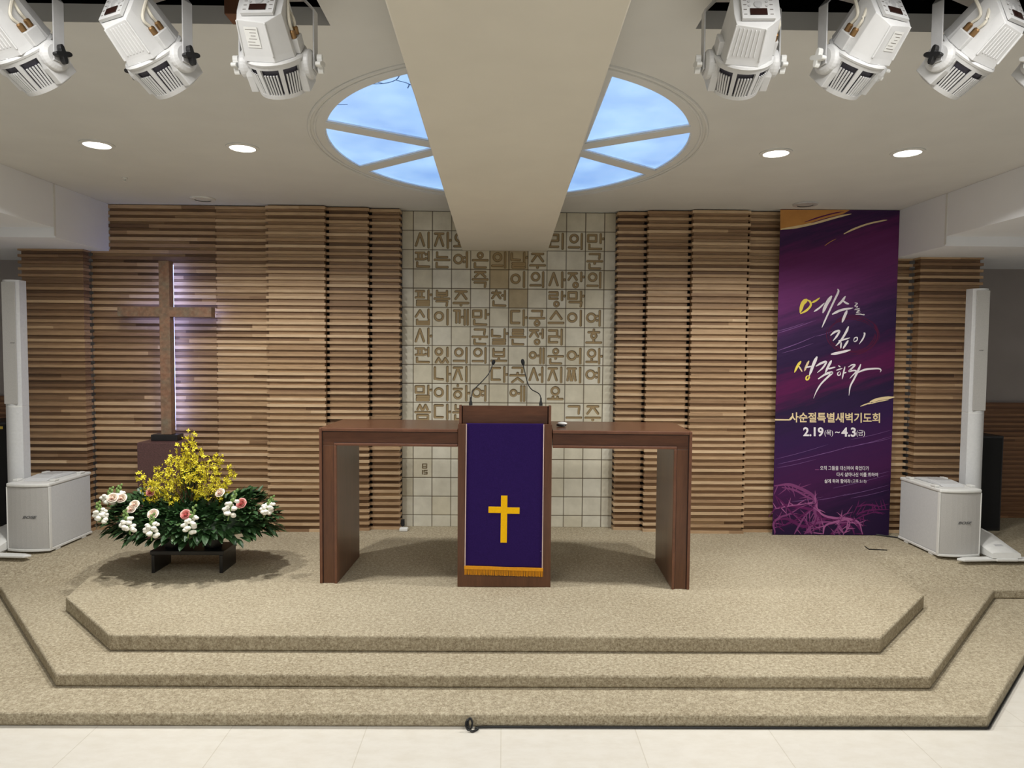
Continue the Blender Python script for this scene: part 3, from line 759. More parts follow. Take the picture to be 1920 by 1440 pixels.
c = k.ramp(g, [(0, lin((36, 17, 52))), (.12, lin((66, 24, 70))), (.27, lin((50, 25, 70))), (.36, lin((40, 26, 58))), (.44, lin((88, 24, 72))), (.52, lin((44, 26, 62))), (.60, lin((58, 36, 74))), (.72, lin((108, 50, 106))), (.84, lin((94, 38, 88))), (.90, lin((56, 34, 74))), (.96, lin((84, 44, 88)))])
k.base(c); M['banner'] = k.m
MB().box(0, BW, 0, .003, 0, BH).build('banner_sheet', M['banner'], bn)
def pm(name, rgb): return plain(name, rgb, .75, var=.06, scale=12, spec=.2)
INK = [pm('white_print', (232, 226, 230)), pm('yellow_print', (236, 214, 92)), pm('gold_print', (196, 140, 78)), pm('cream_print', (226, 204, 160)), pm('mauve_print', (122, 62, 110)), pm('dark_mauve_print', (92, 30, 82)), pm('lilac_print', (124, 88, 140)), pm('crown_print', (84, 26, 58)), pm('rose_print', (156, 90, 138))]
def b5(x, y): return bpix(1430 + x / 4.237, 380 + y / 4.237)
def b6(x, y): return bpix(1430 + x / 4.237, 680 + y / 4.237)
def bpix(x, y):
    """position on the banner's own face in metres"""
    t_ = (y - 433) / 568; xl = 1462 - 14 * t_; xr = 1686 - 19 * (y - 397) / 606
    yy = (y - 396) / 606.5
    return ((x - xl) / (xr - xl) * BW, (1 - yy) * BH)
lift = [.0006]
def stroke(mb, pts, w0, w1=None, m=0, sc=1 / 4.237 / 224 * .97, n=5, taper=True):
    """brush stroke: smooth path with swelling width (widths in crop pixels)"""
    P = ico_curve([(p[0], 0, p[1]) for p in pts], n) if len(pts) > 2 else [Vector((pts[0][0] + (pts[1][0] - pts[0][0]) * i / n, 0, pts[0][1] + (pts[1][1] - pts[0][1]) * i / n)) for i in range(n + 1)]
    w1 = w0 if w1 is None else w1; L_, R_ = [], []; lift[0] += .000004; y = -lift[0]
    for i, p in enumerate(P):
        d = (P[min(i + 1, len(P) - 1)] - P[max(i - 1, 0)]); d = d.normalized() if d.length > 1e-9 else Vector((1, 0, 0))
        nn = Vector((-d.z, 0, d.x)); t_ = i / (len(P) - 1); ww = (w0 + (w1 - w0) * t_) * sc / 2
        if taper: ww *= min(1, .35 + 3 * t_, .3 + 3.5 * (1 - t_))
        L_.append(p + nn * ww); R_.append(p - nn * ww)
    b = len(mb.v); mb.v += [(p.x, y, p.z) for p in L_] + [(p.x, y, p.z) for p in R_]; k_ = len(P)
    for i in range(k_ - 1): mb.face([b + i, b + i + 1, b + k_ + i + 1, b + k_ + i], m)
B = lambda *pts: [b5(*p) for p in pts]
D = lambda *pts: [b6(*p) for p in pts]
ti = MB()
for pts, w0, w1, m_ in [
    (((352, 766), (315, 800), (294, 872)), 34, 22, 1), (((296, 880), (345, 852), (378, 815), (374, 785), (348, 768)), 16, 14, 1), (((320, 800), (330, 780), (352, 768)), 26, 20, 1),
    (((388, 792), (420, 775), (452, 752)), 16, 10, 1), (((404, 862), (450, 830), (488, 792)), 14, 10, 0), (((546, 736), (505, 800), (474, 872)), 26, 22, 0),
    (((592, 682), (598, 705), (565, 775), (520, 870), (486, 945), (468, 986)), 16, 10, 0),
    (((655, 738), (625, 780), (590, 812)), 16, 16, 0), (((632, 772), (660, 792), (684, 800)), 14, 12, 0), (((548, 882), (620, 848), (716, 830)), 18, 14, 0), (((668, 850), (648, 895), (628, 945)), 20, 18, 0),
    (((728, 790), (750, 795), (728, 815), (752, 818), (735, 835)), 6, 5, 0), (((725, 845), (770, 832)), 6, 5, 0), (((745, 850), (768, 846), (742, 866), (775, 860)), 6, 5, 0), (((735, 880), (770, 878), (803, 884), (800, 876)), 7, 6, 0),
    (((536, 1048), (570, 1020), (606, 1012), (588, 1050), (556, 1090)), 15, 14, 0), (((680, 975), (660, 1020), (620, 1085), (578, 1130)), 18, 12, 0),
    (((600, 1090), (640, 1080), (692, 1064)), 12, 10, 0), (((622, 1100), (618, 1150)), 12, 10, 0), (((678, 1085), (636, 1150)), 16, 14, 0), (((540, 1196), (610, 1182), (696, 1160)), 20, 16, 0),
    (((720, 1088), (728, 1066), (748, 1062), (748, 1082), (730, 1094), (720, 1088)), 8, 8, 0), (((800, 1024), (808, 1034), (795, 1070), (764, 1114)), 13, 10, 0),
    (((302, 1252), (275, 1290), (250, 1342)), 20, 14, 1), (((284, 1290), (300, 1315), (312, 1336)), 12, 9, 3), (((366, 1248), (345, 1290), (330, 1330)), 16, 14, 3), (((338, 1302), (392, 1290)), 10, 10, 0), (((430, 1214), (400, 1280), (368, 1368)), 24, 18, 0),
    (((362, 1362), (345, 1376), (344, 1396), (358, 1396), (368, 1378), (362, 1362)), 11, 11, 1),
    (((420, 1292), (460, 1268), (502, 1256), (478, 1300), (432, 1342)), 17, 12, 0), (((545, 1244), (520, 1290), (494, 1345)), 20, 14, 0), (((516, 1312), (576, 1296)), 13, 9, 0), (((438, 1392), (500, 1352), (550, 1340), (515, 1376), (462, 1430), (425, 1490), (402, 1546)), 20, 7, 0),
    (((598, 1284), (616, 1296)), 8, 8, 0), (((582, 1322), (632, 1306)), 9, 8, 0), (((612, 1330), (594, 1344), (598, 1362), (614, 1356), (616, 1336)), 8, 8, 0), (((652, 1292), (640, 1340), (630, 1392)), 11, 9, 0), (((640, 1346), (664, 1336)), 9, 7, 0),
    (((678, 1296), (708, 1278), (730, 1280), (700, 1312), (684, 1330), (722, 1322), (742, 1330), (712, 1362), (690, 1386)), 13, 10, 0), (((778, 1272), (758, 1320), (724, 1390), (694, 1450), (684, 1520)), 18, 8, 0), (((742, 1346), (800, 1318), (860, 1308), (920, 1306), (938, 1318), (932, 1336)), 16, 7, 0)]:
    stroke(ti, B(*pts), w0 * 1.15, w1 * 1.1, m_, n=6)
ti.build('title_lettering', INK, bn)
def word(mb, body, x0, x1, y0, y1, m=0, bold=.02):
    """typeset word filling a box given in crop pixels of the lower half"""
    v, f = text_shape(body, bold); b = len(mb.v); lift[0] += .000004
    for px, py in v:
        q = b6(x0 + (x1 - x0) * px, y1 - (y1 - y0) * py); mb.v.append((q[0], -lift[0], q[1]))
    for q in f: mb.face([b + i for i in q], m)
he = MB(); word(he, '사순절특별새벽기도회', 212, 932, 386, 466, 3, .022); stroke(he, D((96, 446), (212, 446)), 12, 10, 3, taper=False); stroke(he, D((205, 450), (232, 420)), 10, 10, 3, taper=False)
he.build('heading_lettering', INK, bn)
da = MB(); word(da, '2.19', 320, 482, 503, 578, 0, .03); word(da, '(목)', 490, 558, 524, 578, 0, .004); word(da, '~', 574, 612, 536, 550, 0, .03); word(da, '4.3', 624, 740, 503, 578, 0, .03); word(da, '(금)', 744, 812, 524, 578, 0, .004)
da.build('date_lettering', INK, bn)
ve = MB(); stroke(ve, D((415, 842), (447, 842)), 4, 4, 8, taper=False)
word(ve, '오직 그들을 대신하여 죽었다가', 456, 845, 812, 846, 0, .008); word(ve, '다시 살아나신 이를 위하여', 588, 916, 863, 896, 0, .012); word(ve, '살게 하려 함이라', 490, 698, 917, 950, 0, .012); word(ve, '(고후 5:15)', 706, 824, 918, 950, 0, .0)
ve.build('verse_lettering', INK, bn)
ar = MB()
def poly(mb, pts, m):
    lift[0] += .000004; b = len(mb.v); mb.v += [(p[0], -lift[0], p[1]) for p in pts]; mb.face(list(range(b, b + len(pts))), m)
lift[0] = .0002
poly(ar, [b5(*p) for p in ((136, 70), (690, 68), (610, 112), (480, 150), (340, 190), (210, 215), (136, 228))], 2)
stroke(ar, B((140, 222), (260, 205), (420, 170), (600, 120), (700, 98)), 22, 14, 3); stroke(ar, B((330, 165), (450, 125), (560, 95), (640, 80)), 12, 8, 5); stroke(ar, B((380, 172), (500, 135), (640, 100)), 7, 5, 5)
stroke(ar, B((640, 254), (720, 215), (830, 175), (940, 150), (985, 142)), 16, 10, 3); stroke(ar, B((488, 348), (530, 318), (580, 292)), 6, 4, 2)
stroke(ar, D((775, 336), (820, 318), (860, 306)), 8, 12, 3); stroke(ar, D((850, 300), (930, 275), (1046, 260)), 22, 24, 3); stroke(ar, D((840, 318), (920, 296), (1000, 282)), 8, 8, 3)
for (x0, y0, x1, y1, w_) in [(120, 1032, 420, 928, 6), (120, 1015, 330, 950, 4), (120, 1170, 420, 1052, 7), (420, 1055, 560, 1010, 4), (150, 1190, 400, 1110, 3)]: stroke(ar, B((x0, y0), ((x0 + x1) / 2, (y0 + y1) / 2 + 4), (x1, y1)), w_, 3, 6)
for (x0, y0, x1, y1, w_) in [(100, 760, 520, 640, 3), (120, 800, 700, 655, 4), (430, 725, 700, 650, 5), (670, 665, 1030, 570, 5), (700, 600, 1030, 520, 3), (760, 640, 1030, 585, 3), (110, 830, 420, 760, 3), (420, 1090, 700, 1030, 4), (640, 1050, 1010, 960, 4), (700, 1070, 1005, 1000, 3), (560, 990, 1000, 880, 3), (230, 1100, 480, 1060, 4), (800, 900, 1010, 850, 3)]: stroke(ar, D((x0, y0), ((x0 + x1) / 2, (y0 + y1) / 2 + 5), (x1, y1)), w_, 2, 6)
for i in range(46):       # thorn crown behind the middle words
    a0 = rnd.uniform(0, 6.28); da_ = rnd.uniform(.5, 1.3); e = rnd.uniform(.86, 1.1); tw = rnd.uniform(-.12, .12)
    pts = [(715 + 195 * (e + tw * j / 5) * math.cos(a0 + da_ * j / 5), 1040 + 140 * (e - tw * j / 5) * math.sin(a0 + da_ * j / 5)) for j in range(6)]
    stroke(ar, B(*pts), rnd.uniform(3, 9), 3, 7, n=3)
ar.build('brush_artwork', INK, bn)
th = MB()
def branch(pts, w0, w1, m_, thorns=9):
    stroke(th, D(*pts), w0, w1, m_, n=5)
    for i in range(thorns):
        j = rnd.randrange(len(pts) - 1); t_ = rnd.random(); x = pts[j][0] + (pts[j + 1][0] - pts[j][0]) * t_; y = pts[j][1] + (pts[j + 1][1] - pts[j][1]) * t_
        a = rnd.uniform(0, 6.28); L_ = rnd.uniform(45, 105); stroke(th, D((x, y), (x + L_ * math.cos(a), y + L_ * math.sin(a))), 11, 2, m_)
for pts, w0, w1, m_ in [(((88, 1160), (200, 1130), (330, 1150), (420, 1180), (470, 1270), (360, 1360)), 26, 20, 5), (((88, 1250), (200, 1240), (330, 1300), (480, 1240), (560, 1230), (700, 1300), (730, 1362)), 26, 22, 5), (((540, 1362), (620, 1300), (700, 1240), (740, 1270), (800, 1360)), 30, 20, 5), (((740, 1140), (850, 1120), (950, 1140)), 14, 8, 5), (((740, 1200), (850, 1165), (1005, 1160)), 14, 8, 5),
                        (((90, 975), (200, 962), (290, 990), (390, 1045), (425, 1110), (415, 1190), (450, 1250)), 24, 28, 4), (((150, 985), (260, 1010), (350, 1060), (420, 1090)), 16, 14, 4), (((95, 1160), (210, 1135), (330, 1118), (420, 1100)), 9, 7, 8), (((420, 1130), (470, 1200), (560, 1230), (660, 1232), (760, 1262), (795, 1362)), 18, 14, 8), (((330, 1362), (390, 1290), (470, 1262), (600, 1268), (740, 1262)), 20, 12, 4),
                        (((100, 1350), (85, 1280), (130, 1230), (210, 1200), (300, 1145)), 20, 12, 4), (((390, 1362), (370, 1310), (420, 1240), (400, 1140)), 22, 14, 4), (((480, 1362), (500, 1290), (620, 1250), (700, 1240)), 18, 12, 8), (((95, 1050), (160, 1110), (240, 1200), (330, 1250), (430, 1300)), 14, 12, 5), (((250, 1362), (290, 1290), (340, 1210), (400, 1160)), 16, 10, 4), (((560, 1362), (600, 1300), (640, 1210), (720, 1180)), 14, 8, 4), (((640, 1362), (690, 1290), (680, 1230)), 12, 8, 8), (((105, 1310), (220, 1270), (330, 1200), (410, 1130)), 12, 10, 5), (((700, 1262), (800, 1210), (900, 1180), (960, 1200)), 12, 6, 5)]: branch(pts, w0, w1, m_)
th.build('thorn_artwork', INK, bn)

# ------------------------------------------------------------------ speakers
def bass(x, y, rz, label, mir):
    t = empty('bass_speaker', (x, y, Z3), rz, label, 'speaker', 'white bass speakers on the side wings')
    w_, d_, h_ = .30, .50, .52
    fr = [(-w_ / 2 + w_ * i / 8, -.022 * (1 - ((i - 4) / 4) ** 2)) for i in range(9)]
    MB().prism([(-w_ / 2, .022), (w_ / 2, .022), (w_ / 2, d_), (-w_ / 2, d_)], .03, h_ - .035).build('cabinet', M['speaker'], t, bevel=.006)
    gr = MB().prism(fr + [(w_ / 2, .0215), (-w_ / 2, .0215)], .032, h_ - .037).build('grille', M['speaker_grille'], t)
    for s in (-1, 1):
        a, b = sorted((s * w_ / 2, s * (w_ / 2 + .007))); MB().box(a, b, -.004, .022, .03, h_ - .035).build('front_trim', M['white'], t, bevel=.002)
    fb = [(p[0] * 1.04, p[1] * 1.2 - .004) for p in fr]
    MB().prism(fb + [(w_ / 2 + .006, d_ + .004), (-w_ / 2 - .006, d_ + .004)], .012, .0298).build('base_plate', M['white'], t, bevel=.003)
    MB().prism(fb + [(w_ / 2 + .006, d_ + .004), (-w_ / 2 - .006, d_ + .004)], h_ - .0348, h_ - .008).build('top_plate', M['white'], t, bevel=.008)
    mb = MB(); mb.prism([(.05, 0), (.42, 0), (.38, .018), (.2, .028), (.09, .018)], -.085, .085, axis='x'); o = mb.build('carrying_handle', M['speaker'], t, bevel=.006); o.location = (0, .02, h_ - .0078)
    MB().box(-.05, .05, .2, .32, .0, .004).build('handle_recess', M['grey_metal'], t).location = (0, 0, h_ + .0185)
    for sx_ in (-1, 1):
        for yy in (.09, .40):
            a, b = sorted((sx_ * .118, sx_ * .154)); MB().box(a, b, yy - .025, yy + .025, 0, .0118).build('foot', M['white'], t, bevel=.002)
            MB().box(a, b, yy - .028, yy + .028, h_ - .0075, h_ + .008).build('stacking_foot', M['white'], t, bevel=.004)
    v, f = text_shape('BOSE', .03, .35); lg = MB()
    lg.v = [(-.028 + px * .105, -.0236, .256 + py * .020) for px, py in v]
    for q in f: lg.face(list(q))
    sub(lg.build('badge_lettering', M['logo'], t), gr)
    return t
bass(3.375, 4.945, R(.5), 'white box-shaped bass speaker on the right, in front of the slat wall', 1)
bass(-3.467, 4.985, R(-.5), 'white box-shaped bass speaker on the left, beside the flowers', -1)
def column(x, y, sgn, label):
    t = empty('tower_speaker', (x, y, Z3), 0, label, 'speaker', 'slender white tower speakers')
    rim = lambda s_: [(.062 * s_, .05), (.045 * s_, .06), (-.045 * s_, .06), (-.062 * s_, .05)]
    def sect(s_=1): return [(-.062 * s_ + .124 * s_ * i / 8, -.055 + .03 * ((i - 4) / 4) ** 2) for i in range(9)] + rim(s_)
    MB().prism(sect(), .12, 1.052).build('lower_tube', M['speaker'], t, smooth=True)
    MB().prism(sect(), 1.058, 2.006).build('upper_tube', M['speaker'], t, smooth=True)
    MB().prism(sect(.97), 1.052, 1.058).build('joint', M['white'], t)
    gr = MB().box(-.05, .05, -.0565, -.05, 1.075, 1.99).build('grille', M['speaker_grille'], t, bevel=.002)
    v, f = text_shape('BOSE', .03, .35); lg = MB(); lg.v = [(-.012 * sgn + px * .034 - .005, -.0575, 1.532 + py * .006) for px, py in v]
    for q in f: lg.face(list(q))
    sub(lg.build('badge_lettering', M['logo'], t), gr)
    # power-stand base: wedge shaped body with a foot spreading to either side in front
    prof = [(-.362, .022), (-.352, .062), (-.22, .098), (-.08, .135), (.08, .15), (.15, .10), (.17, .022)]; rings = []
    for xx, k_ in ((-.105, .80), (-.088, .96), (-.03, 1), (.03, 1), (.088, .96), (.105, .80)): rings.append([(xx + .035 * sgn, yy, .022 + (zz - .022) * k_) for yy, zz in prof])
    MB().loft(rings).build('power_base', M['white'], t, smooth=True)
    MB().box(-.03, .03, -.012, .012, 0, .002).build('base_vent', M['grey_metal'], t).matrix_basis = Matrix.Translation((.045 * sgn, -.255, .0885)) @ Matrix.Rotation(R(15), 4, 'X')
    for s_ in (-1, 1):
        xs = [(.05, -.36), (.32, -.375), (.36, -.345), (.30, -.315), (.05, -.29)]
        MB().prism([(s_ * x_ + .035 * sgn, y_) for x_, y_ in xs], 0, .018).build('foot', M['white'], t, bevel=.005)
    MB().prism([(.035 * sgn - .105, .165), (.035 * sgn + .105, .165), (.035 * sgn + .08, -.37), (.035 * sgn - .08, -.37)], 0, .0215).build('base_foot', M['white'], t, bevel=.006)
    return t
column(3.64, 5.22, 1, 'tall slender white tower speaker on the right, behind the bass speaker')
column(-3.70, 5.22, -1, 'tall slender white tower speaker at the left edge, behind the bass speaker')
t = empty('black_cabinet', (4.12, 5.72, Z3), 0, 'black speaker cabinet standing behind the right tower speaker', 'cabinet', 'black cabinets in the corners')
MB().box(-.23, .135, 0, .35, 0, .815).build('box', M['black'], t, bevel=.006); MB().box(-.215, .12, -.006, -.0005, .02, .795).build('front_grille', M['blackcloth'], t, bevel=.003)
t = empty('black_cabinet', (-4.22, 5.72, Z3), 0, 'black cabinet with a small yellow tag at the far left edge', 'cabinet', 'black cabinets in the corners')
MB().box(-.2, .16, 0, .35, 0, .88).build('box', M['black'], t, bevel=.006); MB().box(-.185, .145, -.006, -.0005, .02, .86).build('front_grille', M['blackcloth'], t, bevel=.003)
MB().box(.01, .055, -.0095, -.0065, .822, .845).build('tag', M['label_yellow'], t)

# ------------------------------------------------------------------ ceiling fittings
dn = ['lit round downlight leftmost in the ceiling, above the flowers', 'lit round downlight left of the oval skylight', 'lit round downlight right of the oval skylight', 'lit round downlight rightmost in the ceiling, before the banner']
for (x, y), lb in zip(DOWN, dn):
    t = empty('ceiling_downlight', (x, y, ZCEIL), 0, lb, 'ceiling light', 'round downlights')
    MB().lathe([(.072, -.002), (.092, -.001), (.092, -.007), (.072, -.010)], n=36, cap=(False, False)).build('trim_ring', M['white'], t, smooth=True)
    MB().lathe([(.001, -.004), (.0725, -.004), (.0725, -.006), (.001, -.006)], n=36).build('lens', M['lamp'], t)
for (x, y), lb, dk in (((-2.348, 5.397), 'pale round ceiling vent above the cross', 0), ((2.347, 5.363), 'grey-ringed round ceiling vent above the banner', 1)):
    t = empty('ceiling_vent', (x, y, ZCEIL), 0, lb, 'ceiling vent')
    MB().lathe([(.06, -.001), (.095, -.001), (.09, -.012), (.06, -.014)], n=32, cap=(False, False)).build('ring', M['grey_metal'] if dk else M['white'], t, smooth=True)
    MB().lathe([(.001, -.003), (.06, -.003), (.055, -.010), (.001, -.012)], n=32).build('cover', M['grey_metal'] if dk else M['white'], t, smooth=True)
t = empty('ceiling_sprinkler', (-2.606, 4.774, ZCEIL), 0, 'tiny white sprinkler head on the ceiling near the left downlight', 'sprinkler')
MB().lathe([(.018, 0), (.018, -.006), (.007, -.01), (.007, -.022), (.016, -.024), (.016, -.027)], n=14).build('head', M['white'], t, smooth=True)
for (x, y), z in [(p, ZCEIL) for p in NAVE] + [(p, 2.574) for p in AISLE]:
    t = empty('ceiling_panel_light', (x, y, z), 0, 'recessed white panel light in the ceiling over the seats', 'ceiling light', 'panel lights over the seats')
    MB().box(-.63, .63, -.18, .18, -.02, -.001).build('housing', M['white'], t)

# ------------------------------------------------------------------ stage lights
CUT0 = .128
def housing(mir, ribs=True):
    mx = -1 if mir else 1
    sec = [(-.076, -.048), (-.026, -.090), (.070, -.074), (.076, -.034), (.076, .044), (.048, .088), (-.052, .084), (-.076, .046)]
    mb = MB(); rings = []
    for z_, k_ in ((.012, 1.06), (.03, 1.03), (1, .93)):
        ring = []
        for x, y in sec:
            zz = z_ if z_ < 1 else CUT0 + .062 * (y + .088) / .176; ring.append((mx * x * k_, y * k_, zz))
        rings.append(ring)
    mb.loft(rings)
    # ridge and ribs on the two facing facets
    def on(u, v):   # point on the wide facet, u across, v along
        a = Vector((-.026, -.090)); b = Vector((.070, -.074)); p = a.lerp(b, u); k_ = 1.03 - .10 * v; zt = CUT0 + .062 * (p.y + .088) / .176
        return Vector((mx * p.x * k_, p.y * k_, .03 + (zt - .03) * v))
    for i in range(6 if ribs else 0):
        u = .2 + .13 * i; mb.tube([on(u, .1), on(u, .93)], .0026, 5)
    mb.tube([on(.0, .0), on(.0, .99)], .004, 6)
    mb.tube([on(1.0, .0), on(1.0, .99)], .0035, 6)
    return mb
def fixture(loc, pan, tilt, roll, mir, knob, label, plate=False):
    t = empty('stage_spotlight', loc, 0, label, 'stage light', 'white stage spotlights under the ceiling')
    Mp = Matrix.Rotation(-R(pan), 4, 'Z'); Mb = Mp @ Matrix.Rotation(R(tilt), 4, 'X'); Mh = Mb @ Matrix.Translation((0, 0, .032)) @ Matrix.Rotation(R(roll), 4, 'Z'); Mq = Mb @ Matrix.Translation((0, 0, .032))
    def put(o, m_): o.matrix_basis = m_; return o
    hs = put(housing(mir, not plate).build('housing', M['white_metal'], t, bevel=.002), Mh)
    fl = MB(); fl.lathe([(.0, .0), (.100, .0), (.102, .006), (.098, .0119), (.0, .0119)], n=40)
    for i in range(8): a = i * math.pi / 4 + .2; fl.lathe([(.004, .0119), (.004, .0145)], (.089 * math.cos(a), .089 * math.sin(a), 0), 8)
    put(fl.build('flange', M['white_metal'], t, smooth=True), Mq)
    put(MB().lathe([(.068, -.100), (.084, -.02), (.084, -.0005)], n=32).build('heat_sink', M['heatsink'], t, smooth=True), Mq)
    bb = MB()
    def rad(z): return .0985 - .018 * (-z / .11)
    for z0, z1 in ((-.012, -.0005), (-.112, -.098)):
        bb.lathe([(rad(z1) - .008, z1), (rad(z1), z1), (rad(z0), z0), (rad(z0) - .008, z0)], n=48)
    for i in range(8):
        a = math.pi / 4 * i + math.pi / 8; half = .075 if i not in (3, 7) else .11
        pts = [(rad(z) * math.cos(a + s_), rad(z) * math.sin(a + s_), z) for z in (-.012, -.098) for s_ in (-half, half)]; pin = [((rad(z) - .008) * math.cos(a + s_), (rad(z) - .008) * math.sin(a + s_), z) for z in (-.012, -.098) for s_ in (-half, half)]
        b = len(bb.v); bb.v += pts + pin
        for q in ((0, 1, 3, 2), (4, 6, 7, 5), (0, 2, 6, 4), (1, 5, 7, 3)): bb.face([b + j for j in q])
        for j in range(5):
            a2 = a + .075 + (math.pi / 4 - .15) * (j + 1) / 6
            bb.tube([((rad(-.030) - .003) * math.cos(a2), (rad(-.030) - .003) * math.sin(a2), -.030), ((rad(-.100) - .003) * math.cos(a2), (rad(-.100) - .003) * math.sin(a2), -.100)], .0033, 5)
    put(bb.build('vented_barrel', M['white_metal'], t), Mq)
    put(MB().lathe([(.0, -.106), (.074, -.106), (.074, -.111), (.0, -.111)], n=32).build('front_lens', M['heatsink'], t), Mq)
    # side cheeks carrying the pivots
    for s in (-1, 1):
        ch = MB(); ch.lathe([(.040, .078 * s), (.046, .10 * s), (.046, .112 * s), (.034, .120 * s)], (0, 0, -.032), 28, axis='x')
        ch.prism([(-.040, -.105), (.040, -.105), (.046, -.05), (.038, -.005), (-.038, -.005), (-.046, -.05)], *sorted((.074 * s, .099 * s)), axis='x')
        put(ch.build('pivot_cheek', M['white_metal'], t, bevel=.003), Mq)
        kn = MB(); lob = []
        for i in range(40):
            a = 2 * math.pi * i / 40; r_ = .021 + .009 * math.cos(4 * a); lob.append((r_ * math.cos(a), r_ * math.sin(a)))
        kn.prism(lob, *sorted((.131 * s, .149 * s)), axis='x'); kn.lathe([(.009, .126 * s), (.009, .131 * s)], (0, 0, 0), 12, axis='x')
        o = kn.build('knob', M['black'] if knob == s or knob == 2 else M['white'], t, bevel=.002); put(o, Mp @ Matrix.Rotation(R(18), 4, 'X'))
    # yoke
    yk = MB(); hh = .215; out = [(-.126, -.022), (-.126, hh - .045), (-.085, hh), (.085, hh), (.126, hh - .045), (.126, -.022)]; inn = [(x * (1 - .0052 / abs(x)), z if abs(z - hh) > .001 else z - .005) for x, z in out]
    yk.prism(out + inn[::-1], -.018, .018, axis='y'); put(yk.build('yoke', M['grey_metal'], t, bevel=.001), Mp)
    zc = 2.952 - loc[2]
    MB().box(-.018, .018, -.02, .02, hh + .0005, zc - .0245).build('clamp', M['heatsink'], t, bevel=.002)
    # rear control panel
    pn = MB(); a0 = math.atan2(.062, .176)
    pn.box(-.050, .050, -.062, .060, 0, .010, 0); pn.box(-.026, .026, -.050, -.026, .010, .0125, 1); pn.lathe([(.014, .010), (.012, .013)], (0, -.010, 0), 16, 2)
    for s in (-1, 1):
        for y in (-.016, .0): pn.lathe([(.0045, .010), (.004, .0125)], (s * .027, y, 0), 10, 2)
    for i in range(4): pn.lathe([(.006, .010), (.0055, .016)], (-.021 + .014 * i, .040, 0), 10, 2)
    pn.box(-.026, .026, .022, .030, .010, .0115, 2)
    for s in (-1, 1):
        for i in range(5): pn.box(s * .040 - .005, s * .040 + .005, -.048 + i * .018, -.045 + i * .018, .010, .0104, 3)
    o = pn.build('control_panel', [M['white_metal'], M['screen'], M['grey_metal'], M['ink']], t); sub(put(o, Mh @ Matrix.Translation((0, 0, .1600)) @ Matrix.Rotation(a0, 4, 'X')), hs)
    # cable sockets on both flanks, and their cables
    mx = -1 if mir else 1
    for s in (1, -1):
        put(MB().box(*sorted((s * .074, s * .094)), -.028, .026, .0125, .058).build('socket_box', M['white_metal'], t, bevel=.003), Mh)
    sgn = 1 if pan > 0 else -1
    gl = MB()
    for dy in (-.018, .014): gl.lathe([(.010, .0585), (.010, .078), (.006, .082)], (sgn * .080, dy, 0), 12)
    sub(put(gl.build('cable_gland', M['brass'], t, smooth=True), Mq), hs)
    for dy, ox in ((-.018, .02), (.014, -.03)):
        p0 = Mq @ Vector((sgn * .080, dy, .080)); p1 = Mq @ Vector((sgn * .080, dy, .115)); up = Vector((ox, -.05, zc - .03))
        MB().tube(ico_curve([p0, p1, p1.lerp(up, .5) + Vector((ox * .6, -.015, .02)), up], 6), .0048, 7).build('cable', M['cable_white'], t, smooth=True)
    MB().tube(ico_curve([Vector((.05, .0, hh + .005)), Vector((.02, .02, hh + .03)), Vector((.06, .03, zc - .04))], 6), .0022, 6).build('safety_wire', M['heatsink'], t, smooth=True)
    if plate:
        lp = MB(); lp.box(-.022, .022, 0, .0012, -.030, .030, 0)
        for i, (a, b) in enumerate(((-.018, .018), (-.006, .016), (-.004, .012), (-.012, .014), (-.018, .006), (-.018, .018))): lp.box(a, b, -.0005, .0011, .022 - i * .009, .0232 - i * .009, 1)
        sub(put(lp.build('rating_label', [M['white'], M['ink']], t), Mh @ Matrix.Translation((mx * .026, -.0818, .085)) @ Matrix.Rotation(mx * R(9.5), 4, 'Z') @ Matrix.Rotation(R(-3.2), 4, 'X')), hs)
    return t
YS = 2.3
fixture((-1.55, YS, 2.652), 20.6, 47.8, 0, False, 1, 'white stage spotlight leftmost of the row, cut by the picture edge')
fixture((-1.129, YS, 2.648), 26.5, 49.3, 0, False, 2, 'white stage spotlight second from left, with black star knob')
fixture((-.747, YS, 2.648), 3.4, 45, 0, True, 0, 'white stage spotlight just left of the beam, printed label on its housing', True)
fixture((.777, YS, 2.668), 1.7, 51.6, 0, True, 0, 'white stage spotlight just right of the beam, showing its control panel')
fixture((1.145, YS, 2.672), -20.4, 46.6, 0, False, 0, 'white stage spotlight second right of the beam, with printed label', True)
fixture((1.505, YS, 2.68), -27.5, 51.9, 0, True, -1, 'white stage spotlight third right of the beam, with black star knob')
fixture((1.832, YS, 2.675), -22.6, 51.1, 0, True, 0, 'white stage spotlight at the right picture edge, only its bracket showing')
for xs, lb in (((-2.4, -.66), 'steel lighting pipe in the left ceiling slot, carrying three spotlights'), ((.71, 2.7), 'steel lighting pipe in the right ceiling slot, carrying four spotlights')):
    t = empty('lighting_pipe', (sum(xs) / 2, YS, 2.952), 0, lb, 'pipe'); h_ = (xs[1] - xs[0]) / 2
    MB().lathe([(.024, -h_), (.024, h_)], n=16, axis='x').build('tube', M['blackwood'], t, smooth=True)
    for s in (-.7, .7): MB().box(s * h_ - .012, s * h_ + .012, -.012, .012, .024, .53).build('hanger', M['blackwood'], t)
t = empty('wood_block', (-.961, 2.49, 2.893), 0, 'small brown timber block hanging in the ceiling slot between two spotlights', 'timber block')
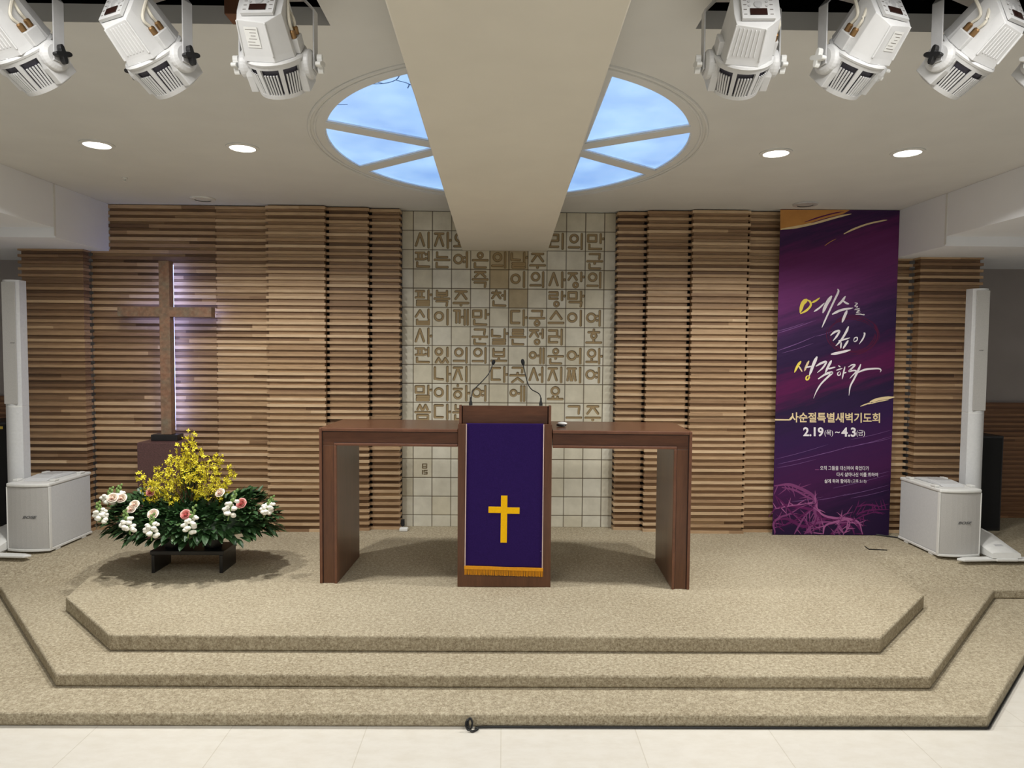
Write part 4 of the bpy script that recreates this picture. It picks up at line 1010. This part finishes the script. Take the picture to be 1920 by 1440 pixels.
MB().box(-.022, .022, -.04, .04, -.012, .12).build('block', M['wood_block'], t, bevel=.002)

# ------------------------------------------------------------------ cables and floor fittings
pts = [(-.14, 3.018, .052), (-.155, 3.012, .045), (-.158, 3.006, .025), (-.148, 3.0, .010), (-.134, 3.0, .018), (-.130, 3.008, .04), (-.14, 3.016, .055), (-.15, 3.012, .035), (-.14, 3.0, .010), (-.125, 2.995, .006), (-.105, 3.012, .006), (-.08, 3.03, .006), (.3, 3.029, .006), (1.2, 3.026, .006), (1.9, 3.024, .006), (2.18, 3.0225, .006), (2.225, 3.0225, .006), (2.245, 3.033, .006), (2.28, 3.067, .006), (2.5, 3.279, .006), (2.8, 3.568, .006), (3.4, 4.146, .006)]
tag(MB().tube(ico_curve(pts, 8), .0048, 7).build('black_cable', M['black'], smooth=True), 'black cable along the foot of the lowest step, looped at one end', 'cable')
t = empty('wall_plug', (-.822, 5.64, Z3), 0, 'small white adapter and black plug at the foot of the carved tiles', 'plug')
MB().box(-.034, .034, -.03, .03, 0, .026).build('adapter', M['white'], t, bevel=.006)
MB().box(-.03, .0, .034, .058, .03, .085).build('plug', M['black'], t, bevel=.004)
MB().tube(ico_curve([(-.015, .046, .032), (-.02, .04, .015), (-.03, .03, .006), (0, .0305, .01)], 5), .003, 6).build('lead', M['black'], t)
t = empty('floor_socket', (2.90, 5.19, Z3), R(-8), 'dark flush floor socket lid in the carpet before the banner', 'floor socket')
MB().box(-.075, .075, -.055, .055, -.001, .003).build('lid', M['carpet'], t)
MB().box(-.075, .055, -.06, -.055, 0, .006).build('lip', M['black'], t); MB().box(-.08, -.075, -.06, .02, 0, .006).build('lip', M['black'], t)
tag(MB().tube(ico_curve([(3.08, 5.57, Z3 + .006), (3.13, 5.54, Z3 + .006), (3.19, 5.50, Z3 + .006), (3.26, 5.46, Z3 + .005), (3.34, 5.455, Z3 + .004)], 6), .006, 7).build('power_cord', M['black'], smooth=True), 'short black cord on the carpet behind the right bass speaker', 'cord')
